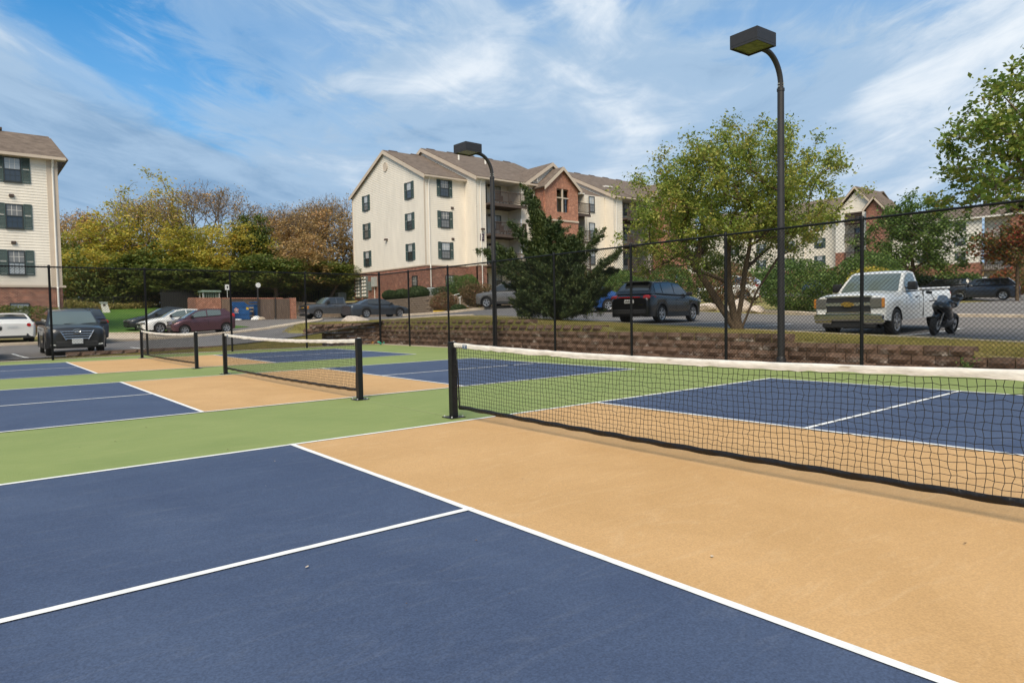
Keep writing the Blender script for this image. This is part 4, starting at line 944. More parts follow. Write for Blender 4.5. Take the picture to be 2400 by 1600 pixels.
def left_building():
    A = thing('apartment_building', 'cream apartment building with dark green shutters at the left edge', 'building', (-4, 43, .4))
    Y = 42.7; xR = .28; zb, zf, ze, ST = .0, 3.36, 11.05, 2.72; xL = -24
    m = MB(); siding(m, (xL, Y), (xR, Y), zf, ze, (0, -1)); m.build('siding', M_SIDE, A)
    m = MB(); siding(m, (xR, Y), (xR, Y+9), zf, ze, (1, 0)); m.build('siding', M_SIDE, A)
    m = MB(); m.box(((xL+xR)/2, Y+.11, (zb+zf)/2), (xR-xL, .24, zf-zb)); m.build('brick_base', M_BRX, A)
    m = MB(); m.box((xR-.1, Y+4.6, (zb+zf)/2), (.24, 8.7, zf-zb)); m.build('brick_base', M_BRY, A)
    m = MB(); m.box(((xL+xR)/2+.08, Y-.02, zf+.02), (xR-xL+.2, .13, .13)); m.build('ledge', M_TRIM, A)
    m = MB(); m.box((xR-.27, Y-.015, (zf+ze)/2+.04), (.55, .05, ze-zf-.1)); m.build('corner_board', M_TRIM, A)
    downpipe(A, [(xR-.25, Y-.4, ze-.05), (xR-.25, Y-.08, ze-.6), (xR-.25, Y-.08, zf), (xR-.25, Y-.14, zf-.1), (xR-.25, Y-.14, zb+.3)], .06)
    s = .62; yr = Y+3.4; zr = ze+s*3.4
    a = roof_plane(A, [(xL, Y-.4, ze-.12), (xR+.42, Y-.4, ze-.12), (xR-.15, yr-.9, zr-.4), (xL, yr-.9, zr-.4)], .14)
    roof_plane(A, [(xR+.42, Y-.4, ze-.12), (xR+.42, Y+9.4, ze-.12), (xR-.15, yr, zr-.4), (xR-.15, yr-.9, zr-.4)], .14)
    m = MB(); m.box(((xL+xR+.42)/2, Y-.45, ze-.06), (xR+.42-xL, .11, .16)); m.build('gutter', M_TRIM, A)
    m = MB(); m.quad((xL, Y-.4, ze-.14), (xR+.42, Y-.4, ze-.14), (xR+.42, Y+.02, ze-.14), (xL, Y+.02, ze-.14)); m.build('soffit', M_TRIM, A)
    x = xL+1
    while x < xR-1.5:
        m = MB(); m.box((x, yr-.85, zr-.16), (.8, .5, .14)); m.build('ridge_vent', M_RAILW, a); x += 1.7
    for c in (-1.92, -6.4, -11, -15.5):
        for k in range(3): window(A, (c, Y-.015, 4.05+k*ST-.02*k), (1, 0), (0, -1), .84, 1.42, blind=.9 if k == 0 else .5, sw=.42)
        window(A, (c+.05, Y-.015, .95), (1, 0), (0, -1), .95, 1.45, shut=False, blind=.9, mull=False)
        for k in (1, 2): vent(A, (c-.1, Y-.02, 3.2+k*ST), (1, 0), (0, -1), .24)
    return A
left_building()

def far_building():
    A = thing('apartment_building', 'distant cream apartment block with balconies seen past the leafy tree', 'building', (100, 45, 3.4))
    X = 100.0; zb, zf, ze, ST = 3.0, 7.3, 15.3, 2.72
    m = MB(); siding(m, (X, 68), (X, 42.5), zf, ze, (-1, 0), lap=.2); m.build('siding', M_SIDE, A)
    m = MB(); m.box((X+.1, 55.2, (zb+zf)/2), (.24, 25.6, zf-zb)); m.build('brick_base', M_BRY, A)
    # gabled bay with balcony stack
    m = MB(); siding(m, (X-1.2, 42.5), (X-1.2, 35.9), ze, 18.7, (-1, 0), lambda z: gable_clip(0, 1, .5, ze, 18.75)(z), lap=.2); m.build('siding', M_SIDE, A)
    for y0, y1 in ((42.5, 41.1), (38.6, 37.6)):
        m = MB(); siding(m, (X-1.2, y0), (X-1.2, y1), zb+4.6, ze, (-1, 0), lap=.2); m.build('siding', M_WTRIM, A)
        m = MB(); m.box((X-1.1, (y0+y1)/2, (zb+zb+6.5)/2), (.3, y0-y1, 6.5)); m.build('brick_base', M_BRY, A)
    m = MB(); siding(m, (X+.6, 42), (X+.6, 37.6), zb, ze, (-1, 0), lap=.2); m.build('siding', M_SIDE, A)
    m = MB(); m.box((X-.3, 39.2, ze-.1), (1.8, 6.6, .2)); m.build('soffit', M_RAILW, A)
    for k in range(4):
        z = zf-1.6+k*ST
        if k:
            m = MB(); m.box((X-.6, 39.85, z-.1), (1.6, 2.5, .22)); dk = m.build('balcony', M_RAILW, A)
            q = MB(); q.box((X-1.35, 39.85, z+1.0), (.08, 2.5, .08))
            for y in np.arange(38.65, 41.1, .2): q.box((X-1.35, y, z+.5), (.05, .07, 1.0))
            tag(q.build('railing', M_RAILW, dk), kind='stuff')
        window(A, (X+.58, 39.9, z), (0, -1), (-1, 0), 1.2, 2.0, shut=False, door=True, blind=.1)
    # brick stair tower
    m = MB(); m.ext([(X-2.2, 37.6, zb), (X-2.2, 35.2, zb), (X-2.2, 35.2, ze), (X-2.2, 36.4, 16.7), (X-2.2, 37.6, ze)], (2.2, 0, 0)); m.build('brick_wall', M_BRY, A)
    for s, y in ((1, 39.5), (0, 36.4)):
        hw = 3.4 if s else 1.5; zp = 18.9 if s else 16.9; zl = 15.2 if s else 15.1
        for e in (-1, 1):
            roof_plane(A, [(X-1.7-(0 if s else 1), y+e*hw, zl), (X+(6.5 if s else 3), y+e*hw, zl), (X+(6.5 if s else 3), y, zp), (X-1.7-(0 if s else 1), y, zp)], .2)
            m = MB(); x = X-1.75-(0 if s else 1); m.ext([(x, y+e*hw, zl-.2), (x, y, zp-.2), (x, y, zp+.15), (x, y+e*hw, zl+.15)], (-.05, 0, 0)); m.build('rake_board', M_TRIM, A)
    roof_plane(A, [(X-.5, 68.5, ze-.2), (X-.5, 39.2, ze-.2), (X+7.5, 39.2, 19.0), (X+7.5, 68.5, 19.0)], .2); roof_plane(A, [(X+15.5, 68.5, ze-.2), (X+15.5, 39.2, ze-.2), (X+7.5, 39.2, 19.0), (X+7.5, 68.5, 19.0)], .2)
    m = MB(); m.box((X+8, 53.5, 9), (13, 28, 12)); m.build('rear_walls', M_SIDE, A)
    for y in (60.5, 55.5, 50.5, 45.5):
        for k in range(3): window(A, (X-.02, y, zf+.6+k*ST), (0, -1), (-1, 0), .95, 1.45, blind=.4, sw=.4, mull=False)
        window(A, (X-.03, y, zb+1.3), (0, -1), (-1, 0), .9, 1.6, shut=False, blind=.4, mull=False)
    downpipe(A, [(X-.12, 48, ze), (X-.12, 48, zb)], .09)
    return A
far_building()

def farthest_building():
    A = thing('apartment_building', 'farthest cream apartment block behind trees at the right edge', 'building', (140, 34, 4))
    X = 140.0; zb, zf, ze, ST = 3.4, 9.0, 17.2, 2.72
    m = MB(); siding(m, (X, 50), (X, 33.2), zf, ze, (-1, 0), lap=.25); m.build('siding', M_WTRIM, A)
    m = MB(); m.box((X+.1, 41.6, (zb+zf)/2), (.3, 17, zf-zb)); m.build('brick_base', M_BRY, A)
    m = MB(); siding(m, (X+1.4, 33.2), (X+1.4, 28.6), zb, ze, (-1, 0), lap=.25); m.build('siding', M_SIDE, A)
    m = MB(); m.box((X+.3, 26.0, (zb+ze)/2), (1.5, 5.2, ze-zb)); m.build('brick_wall', M_BRY, A)
    for k in range(4):
        z = zf-1.4+(k-1)*ST
        m = MB(); m.box((X+.5, 30.9, z-.1), (2.0, 4.5, .25)); dk = m.build('balcony', M_RAILW, A)
        q = MB(); q.box((X-.4, 30.9, z+1.0), (.1, 4.5, .1))
        for y in np.arange(28.8, 33.1, .26): q.box((X-.4, y, z+.5), (.06, .09, 1.0))
        tag(q.build('railing', M_RAILW, dk), kind='stuff')
    for y in (36.6, 43):
        for k in range(3): window(A, (X-.02, y, zf+.6+k*ST), (0, -1), (-1, 0), .95, 1.45, blind=.3, sw=.4, mull=False)
    roof_plane(A, [(X-.6, 50.5, ze-.2), (X-.6, 22, ze-.2), (X+7, 22, 20), (X+7, 50.5, 20)], .2)
    for e in (-1, 1): roof_plane(A, [(X-1, 26+e*4, ze-.1), (X+8, 26+e*4, ze-.1), (X+8, 26, 19.9), (X-1, 26, 19.9)], .2)
    m = MB(); m.box((X-.68, 36, ze-.1), (.16, 28, .3)); m.build('gutter', M_WTRIM, A)
    A.location.y += 2.3
    return A
farthest_building()

def brick_house():
    A = thing('brick_house', 'small red brick building with pale gable trim at the far right edge', 'building', (62, 2, 1.4))
    x0, x1, y0, y1 = 62.0, 70.0, -2.5, 5.6; zb = 1.0; ze, zr = 4.7, 6.9; ym = (y0+y1)/2
    m = MB(); m.ext([(x0, y1, zb), (x0, y0, zb), (x0, y0, ze), (x0, ym, zr), (x0, y1, ze)], (x1-x0, 0, 0)); m.build('wall', M_BRY, A)
    for e, y in ((1, y1), (-1, y0)):
        roof_plane(A, [(x0-.5, y+e*.6, ze-.32), (x1+.5, y+e*.6, ze-.32), (x1+.5, ym, zr), (x0-.5, ym, zr)], .16)
        m = MB(); m.ext([(x0-.55, y+e*.6, ze-.55), (x0-.55, ym, zr-.23), (x0-.55, ym, zr+.16), (x0-.55, y+e*.6, ze-.16)], (.05, 0, 0)); m.build('rake_board', M_WTRIM, A)
    window(A, (x0-.02, 3.2, 2.6), (0, -1), (-1, 0), 1.0, 1.4, shut=False, blind=.4, mull=False)
    downpipe(A, [(x0-.08, 5.4, ze), (x0-.08, 5.4, zb)], .06)
brick_house()

# ------------------------------------------------------------------ bin store
def bin_store():
    z = 1.08; A = thing('bin_store', 'brick bin enclosure with weathered board gates beside the parking lot', 'bin store', (14, 52.5, z))
    zt = z+1.85
    def bw(c, d, mt): m = MB(); m.box(c, d, bev=.015); return m.build('brick_wall', mt, A)
    bw((11.2, 52.2, (z+zt)/2-.1), (1.9, .3, zt-z+.3), M_BRO); bw((18.3, 52.4, (z+zt)/2-.1), (.5, .4, zt-z+.3), M_BRO)
    bw((10.5, 53.8, (z+zt)/2-.1), (.3, 2.9, zt-z+.3), M_BRY); bw((18.4, 54.0, (z+zt)/2-.1), (.3, 2.8, zt-z+.3), M_BRY)
    m = MB(); rgb = random.Random(2)
    for r_ in range(10):
        x = 10.7-(r_ % 2)*.2
        while x < 18.3: m.box((x+.2, 55.4+rgb.uniform(-.02, .02), z-.2+r_*.21+.1), (.385, .3, .2), bev=.02); x += .4
    tag(m.build('block_courses', M_STONE, A), kind='stuff')
    m = MB(); m.box((14.5, 55.4, zt+.10), (8.0, .42, .1)); m.build('coping', M_BRO, A)
    def gate(a, b, nm='gate'):
        a, b = Vector((*a, z)), Vector((*b, z)); d = (b-a); L_ = d.length; d /= L_; n = Vector((d.y, -d.x, 0))
        m = MB()
        for zz in (.25, 1.6): m.box(a+d*L_/2-n*.04+Z3*zz, (L_, .05, .1), 0, d, n)
        g = m.build(nm, M_GATE, A); k = int(L_/.15)
        for i in range(k):
            q = MB(); q.box(a+d*(L_*(i+.5)/k)+Z3*(.93+random.uniform(-.02, .02)), (L_/k-.012, .028, 1.76), 0, d, n); q.build('plank', M_GATE, g)
    gate((12.2, 52.1), (12.75, 51.2)); gate((15.3, 52.3), (16.55, 52.2)); gate((16.8, 52.2), (18.0, 52.3))
    for x in (15.18, 16.68):
        m = MB(); m.tube([(x, 52.15, z-.1), (x, 52.15, zt+(.05 if x > 16 else 1.0))], .05, 8); m.build('steel_post', M_LAMP, A)
    m = MB(); m.box((12.22, 52.2, (z+zt)/2), (.12, .12, zt-z+.1)); m.build('steel_post', M_RAILW, A)
    return A
bin_store()
def dumpster(x, y, z, rz, label, w=1.55, d=1.5, hf=1.2, hb=1.6):
    A = thing('dumpster', label, 'dumpster', (x, y, z), rz); mb = mat('dumpster_blue', (.018, .085, .235), .45, var=.2, scale=3, bump=.2, bscale=9)
    m = MB(); t = .05
    prof = [(-d/2, .12), (-d/2, hf), (d/2, hb), (d/2, .12)]
    for sx in (-1, 1): m.ext([(sx*(w/2-(t if sx > 0 else 0)), yy, zz) for yy, zz in prof], (t, 0, 0))
    m.box((0, -d/2, (.12+hf)/2), (w-.012, t, hf-.12)); m.box((0, d/2, (.12+hb)/2), (w-.012, t, hb-.12)); m.box((0, 0, .14), (w-.02, d-.02, .06)); m.build('bin_body', mb, A, True)
    m = MB(); m.box((0, -d/2-.03, hf-.03), (w+.06, .06, .09)); m.box((0, -d/2-.03, .55), (w+.04, .05, .07)); m.box((0, -d/2-.03, .14), (w+.04, .06, .09)); m.build('rib', mb, A, True)
    for sx in (-1, 1): m = MB(); m.box((sx*(w/2+.06), 0, .85), (.12, .9, .16)); m.build('fork_pocket', mb, A, True)
    m = MB(); m.ext([(-w/2+.05, d/2-.1, hb+.02), (-w/2+.05, d/2-.05, hb+.02), (-w/2+.45, d/2-.5, hf+.1), (-w/2+.4, d/2-.55, hf+.1)], (.1, 0, 0)); m.build('lid', mb, A, True)
    # emblem on the front: five-petalled flower over two lines of print, yellow notice
    yf = -d/2-.032; m = MB()
    for k in range(5):
        a = PI/2+2*PI*k/5; c = Vector((-.28+.12*math.cos(a), yf, .88+.12*math.sin(a)))
        m.poly([(c.x+.085*math.cos(t_)*(1+.15*math.cos(t_-a)), yf, c.z+.085*math.sin(t_)) for t_ in np.linspace(0, 2*PI, 9)[:-1]])
    tag(m.build('emblem', mat('emblem_pink', (.62, .30, .27), .5, var=.2, scale=12), A, True), kind='stuff')
    m = MB()
    for k in range(5):
        a = PI/2+2*PI*k/5; m.poly([(-.28+math.cos(a+s)*r, yf-.002, .88+math.sin(a+s)*r) for s, r in ((0, .12), (.6, .05), (PI, .04), (-.6, .05))])
    m.build('emblem_star', M_WHITE, A, True)
    m = MB()
    for zz, wd_ in ((.62, .4), (.52, .46)):
        x_ = -.28-wd_/2
        while x_ < -.28+wd_/2-.02: m.quad((x_, yf, zz), (x_+.045, yf, zz), (x_+.045, yf, zz+.055), (x_, yf, zz+.055)); x_ += .065
    tag(m.build('emblem_print', M_WHITE, A, True), kind='stuff')
    m = MB(); m.box((.62, yf+.004, 1.02), (.2, .01, .24)); m.build('notice', M_YEL, A, True)
    return A
dumpster(13.72, 53.0, 1.08, R(-3), 'blue dumpster with pink flower emblem in the open bin store')
def trashbags():
    for i, (x, y, s, mt, lb) in enumerate(((14.9, 51.9, .34, M_WHITE, 'white plastic rubbish bag slumped beside the dumpster'), (15.25, 51.6, .26, M_CONC, 'crumpled tan bag in front of the bin store gate'), (13.3, 51.7, .3, M_WHITE, 'flat white litter below the dumpster front'))):
        rg_ = random.Random(i); m = MB(); n, k = 10, 6
        for a in range(k+1):
            for b in range(n):
                ph = PI/2*a/k; t = 2*PI*b/n; r = s*math.cos(ph)*(1+rg_.uniform(-.18, .18)); m.v.append((x+r*math.cos(t)*1.2, y+r*math.sin(t), 1.12+s*(.35 if i == 2 else .9)*math.sin(ph)*(1+rg_.uniform(-.1, .1))))
        for a in range(k):
            for b in range(n): m.f.append((a*n+b, a*n+(b+1) % n, (a+1)*n+(b+1) % n, (a+1)*n+b)); m.m.append(0)
        tag(m.build('rubbish_bag', mt), lb, 'rubbish bag')
    A = thing('broken_chair', 'discarded pale chair lying between dumpster and gate', 'chair', (14.8, 53, 1.1)); m = MB()
    for zz in (.35, .75, 1.05): m.box((14.8, 53, 1.1+zz), (.45, .35, .09))
    m.build('slat', mat('pale_wood', (.55, .42, .25), .7), A); m = MB()
    for a in (-1, 1):
        for b in (-1, 1): m.box((14.8+a*.2, 53+b*.15, 1.6), (.05, .05, 1.0))
    m.build('leg', M_RAILW, A)
trashbags()
# blue service machine inside the store, mostly hidden by the gate
A = thing('dumpster', 'second blue dumpster mostly hidden behind the board gate', 'dumpster', (16.0, 54.0, 1.08)); m = MB(); m.ext([(15.2, 53.2, 1.2), (16.7, 53.2, 1.2), (16.7, 53.2, 2.45), (15.2, 53.2, 2.45)], (0, 1.5, 0)); m.box((15.95, 53.9, 2.62), (1.5, 1.3, .12)); m.build('bin_body', MATS['dumpster_blue'], A); m = MB(); m.box((15.95, 53.16, 2.4), (1.6, .06, .1)); m.build('rib', MATS['dumpster_blue'], A)
# green-grey rack, signs, screening and railing behind the store
z = h(13, 60); A = thing('cart_rack', 'pale green steel rack standing behind the bin store', 'rack', (13.35, 59.5, z)); m = MB()
for x in (12.65, 14.05):
    for y in (59.2, 60.3): m.box((x, y, z+.87), (.1, .1, 1.85))
m.build('leg', MATS['utility_grey_paint'], A); m = MB(); m.box((13.35, 59.75, z+1.85), (1.7, 1.4, .2), bev=.04); m.build('roof', mat('pale_green_paint', (.20, .27, .21), .5), A); m = MB()
for k in range(8): m.box((12.8+k*.155, 59.25, z+1.4), (.05, .05, .6))
m.build('bars', MATS['pale_green_paint'], A)
for x, y, lb in ((14.55, 58.4, 'small white sign left of the bin store lamp'), (15.0, 52.9, None)):
    if not lb: continue
    z = h(x, y); A = thing('sign', lb, 'sign', (x, y, z)); m = MB(); m.tube([(x, y, z), (x, y, z+2.7)], .035, 6); m.build('post', M_UTIL, A); m = MB(); m.box((x, y-.05, z+2.45), (.42, .03, .5)); s_ = m.build('plate', M_WHITE, A); m = MB(); m.box((x, y-.068, z+2.45), (.12, .004, .2)); m.build('print', M_DARK, s_)
A = thing('sign', 'round white sign on a dark post at the bin store opening', 'sign', (15.18, 52, 1.08)); m = MB(); m.lathe([(.0005, -.02), (.21, -.02), (.21, .02), (.0005, .02)], (15.18, 51.95, 4.05), 'Y', 16); s_ = m.build('plate', M_WHITE, A); m = MB(); m.tube([(15.18, 52.02, 1.0), (15.18, 52.02, 4.2)], .04, 6); m.build('post', M_LAMP, A)
A = thing('screen_fence', 'black mesh privacy screen in front of the woods', 'fence', (12, 61, 2.0)); m = MB()
for x0, x1 in ((9.6, 18.3),):
    x = x0
    while x < x1: m.box((x+.1, 61.5, h(x, 61.5)+.9), (.19, .03, 1.7)); x += .2
tag(m.build('slats', M_DARK, A), kind='stuff'); m = MB(); m.box((13.95, 61.45, h(14, 61.5)+1.78), (8.8, .06, .06)); m.build('rail', M_DARK, A)
def railing(pts, label, hgt=1.2):
    A = thing('metal_railing', label, 'railing', (pts[0][0], pts[0][1], h(*pts[0]))); m = MB(); q = MB()
    for (xa, ya), (xb_, yb_) in zip(pts[:-1], pts[1:]):
        a, b = Vector((xa, ya, 0)), Vector((xb_, yb_, 0)); n = int((b-a).length/.18)
        for i in range(n+1):
            p = a.lerp(b, i/n); z = h(p.x, p.y); big = i % 13 == 0
            (q if big else m).box((p.x, p.y, z+hgt/2), ((.07, .07, hgt+.1) if big else (.022, .022, hgt)))
        for zz in (.15, hgt-.05): q.tube([(xa, ya, h(xa, ya)+zz), ((xa+xb_)/2, (ya+yb_)/2, h((xa+xb_)/2, (ya+yb_)/2)+zz), (xb_, yb_, h(xb_, yb_)+zz)], .022, 5)
    tag(m.build('pickets', M_DARK, A), kind='stuff'); tag(q.build('rails_and_posts', M_DARK, A), kind='stuff')
railing([(-2, 64.5), (4, 65.2), (9.5, 64.5)], 'black metal railing along the lawn below the woods')
railing([(17.5, 62.2), (22, 61.2), (26, 60.4)], 'black metal railing between woods and middle building')
# leaning utility pedestal on the lawn
z = h(5.3, 61.3); A = thing('utility_pedestal', 'leaning cream utility pedestal on the green lawn', 'pedestal', (5.3, 61.3, z)); m = MB(); m.ext([(5.0, 61.1, z-.05), (5.55, 61.1, z-.05), (5.32, 61.1, z+.85), (4.84, 61.1, z+.88)], (0, .4, 0)); p_ = m.build('cabinet', M_WTRIM, A); m = MB(); m.box((5.06, 61.28, z+.90), (.58, .48, .09)); m.build('cap', M_UTIL, p_); m = MB(); m.box((5.08, 61.085, z+.68), (.18, .02, .16)); m.build('notice', M_RAILW, p_)
# air conditioners, stair rail, kerb paint
for x, y, lb in ((26.0, 41.7, 'grey air conditioner at the corner of the middle building'), (26.2, 59.5, 'grey air conditioner behind the middle building gable')):
    z = h(x, y); A = thing('air_conditioner', lb, 'air conditioner', (x, y, z)); m = MB(); m.box((x, y, z+.45), (.85, .85, .9), bev=.05); b_ = m.build('cabinet', M_UTIL, A); m = MB()
    for k in range(7): m.box((x, y-.43, z+.12+k*.11), (.7, .02, .05))
    for k in range(7): m.box((x-.43, y, z+.12+k*.11), (.02, .7, .05))
    tag(m.build('louvre', M_METER, b_), kind='stuff'); m = MB(); m.lathe([(.3, .9), (.3, .95), (.05, .97)], (x, y, z), n=14); m.build('fan_guard', M_DARK, b_)
z = 2.2; A = thing('handrail', 'white pipe handrail on steps between the shrubs', 'handrail', (24.0, 35.0, 1.6)); m = MB()
m.tube([(23.45, 35.2, 2.62), (24.2, 35.0, 2.78)], .03, 6); m.tube([(23.75, 34.5, 2.45), (24.7, 34.5, 2.85)], .03, 6); m.build('rail', M_WHITE, A); m = MB()
for x, y, zt in ((23.8, 35.1, 2.69), (23.9, 34.5, 2.52), (24.6, 34.5, 2.8)): m.tube([(x, y, 1.4), (x, y, zt)], .03, 6)
m.build('post', M_WHITE, A)
for x, y, lb in ((23.75, 33.95, 'yellow concrete wheel stop by the reddish shrub'), (22.2, 34.7, 'yellow painted kerb end near the grey sedan')):
    z = h(x, y); m = MB(); m.ext([(x-.5, y-.1, z), (x-.5, y+.12, z), (x-.46, y+.08, z+.28), (x-.46, y-.06, z+.28)], (1.0, .05, 0)); tag(m.build('wheel_stop', M_YEL), lb, 'wheel stop')
# boulder on the island, rocks along the far kerb
def rock(x, y, z, sx, sy, sz, lb, seed):
    rg_ = np.random.default_rng(seed); bm = bmesh.new(); bmesh.ops.create_icosphere(bm, subdivisions=3, radius=1)
    k = rg_.normal(size=(9, 3)); k /= np.linalg.norm(k, axis=1, keepdims=True); cut = rg_.uniform(.62, .9, 9)
    for v in bm.verts:
        for a, c in zip(k, cut):
            dd = v.co.x*a[0]+v.co.y*a[1]+v.co.z*a[2]
            if dd > c: v.co -= Vector(a)*(dd-c)*.9
        v.co += Vector(rg_.normal(0, .015, 3)); v.co = Vector((x+v.co.x*sx, y+v.co.y*sy, z+sz*.35+v.co.z*sz))
    me = bpy.data.meshes.new('boulder'); bm.to_mesh(me); bm.free(); finish(me, M_ROCK)
    o = bpy.data.objects.new('boulder', me); COL.objects.link(o); tag(o, lb, 'boulder')
rock(10.1, 23.6, .80, .82, .55, .38, 'large pale limestone boulder on the grass island', 1)
rock(28.3, 14.4, h(28.3, 14.4), .9, .7, .55, 'tall pale boulder below the far shrubs', 2); rock(28.0, 16.2, h(28, 16.2), .8, .6, .35, 'low pale boulder behind the tree trunk', 3); rock(28.5, 18.4, h(28.5, 18.4), .9, .6, .4, 'pale boulder just right of the black SUV', 4); rock(27.9, 13.0, h(27.9, 13), .5, .4, .3, 'small pale boulder at the dense shrub foot', 5)
# litter by the fence corner
for x, y, c, lb in ((9.45, 20.55, (.55, .25, .03), 'orange litter scrap at the fence corner'), (9.5, 19.85, (.03, .34, .22), 'green plastic scrap at the corner post foot'), (9.95, 18.9, (.7, .6, .55), 'white paper scrap against the block wall')):
    m = MB(); rg_ = random.Random(lb)
    for k in range(9):
        a, b, zz = rg_.uniform(-.12, .12), rg_.uniform(-.12, .12), rg_.uniform(.02, .12); m.poly([(x+a+rg_.uniform(-.07, .07), y+b+rg_.uniform(-.07, .07), zz+rg_.uniform(-.02, .05)) for _ in range(4)])
    tag(m.build('litter', mat('litter_'+lb.split()[0], c, .5)), lb, 'litter')
# ------------------------------------------------------------------ vehicles
def paint(name, c, metal=0.35): return mat('car_paint_'+name, c, .30, metal=metal, var=.04, scale=3, coat=.5, spec=.4)
M_TYRE = mat('tyre_rubber', (.016, .016, .017), .85, var=.2, scale=20)
M_RIM = mat('alloy', (.46, .46, .47), .35, metal=.8, var=.1)
M_RIMD = mat('dark_alloy', (.12, .12, .125), .4, metal=.7, var=.1)
M_CHROME = mat('chrome', (.74, .74, .74), .16, metal=1.0, var=.05)
M_PLAST = mat('black_plastic', (.020, .020, .021), .6, var=.15)
M_LAMPG = glassmat('headlamp_glass', (.13, .128, .12), .06)
M_AMBER = mat('amber_lens', (.50, .20, .04), .2, var=.1)
M_RED = mat('red_lens', (.40, .012, .012), .18, var=.15, scale=9, spec=.7)
M_CARGL = glassmat('car_glass', (.115, .145, .138), .05)
M_CARGT = glassmat('tinted_car_glass', (.030, .033, .034), .05)
M_PLATE = mat('number_plate', (.52, .53, .53), .5, var=.1, scale=12)
def wheel(par, x, y, r, wd, side, rim):
    """tyre with its rim; side = +1 left, -1 right"""
    m = MB(); hw = wd/2; yo = y
    m.lathe([(r*.62, -hw*.9), (r*.80, -hw), (r*.95, -hw*.92), (r, -hw*.6), (r, hw*.6), (r*.95, hw*.92), (r*.80, hw), (r*.62, hw*.9)], (x, yo, r), 'Y', 24)
    t = m.build('wheel', M_TYRE, par, True, 40)
    q = MB(); s = side; f = yo+s*hw
    q.lathe([(r*.66, f-s*.02), (r*.68, f+s*.004), (r*.60, f-s*.004), (r*.59, f-s*.06)], (x, 0, r), 'Y', 24)
    for k in range(5):
        a = 2*PI*k/5+.3; ca, sa = math.cos(a), math.sin(a)
        for e in (-.055, .055):
            pts = []
            for rr, ww in ((r*.12, .05), (r*.62, .035)):
                for w_ in (-1, 1): pts.append((x+ca*rr-sa*(w_*ww*r/.34*.55+e*(rr/r)), r+sa*rr+ca*(w_*ww*r/.34*.55+e*(rr/r))))
            P = [Vector((p[0], f-s*.012, p[1])) for p in (pts[0], pts[1], pts[3], pts[2])]; q.ext(P, (0, -s*.03, 0))
    q.lathe([(.0005, f-s*.002), (r*.15, f-s*.004), (r*.17, f-s*.03)], (x, 0, r), 'Y', 12)
    q.build('rim', rim, t, True, 40)
    q = MB(); q.lathe([(.0005, f-s*.07), (r*.6, f-s*.07)], (x, 0, r), 'Y', 20); q.build('brake_disc', M_PLAST, t, True)
def interp(tab, x):
    return float(np.interp(x, [p[0] for p in tab][::-1] if tab[0][0] > tab[-1][0] else [p[0] for p in tab], [p[1] for p in tab][::-1] if tab[0][0] > tab[-1][0] else [p[1] for p in tab]))
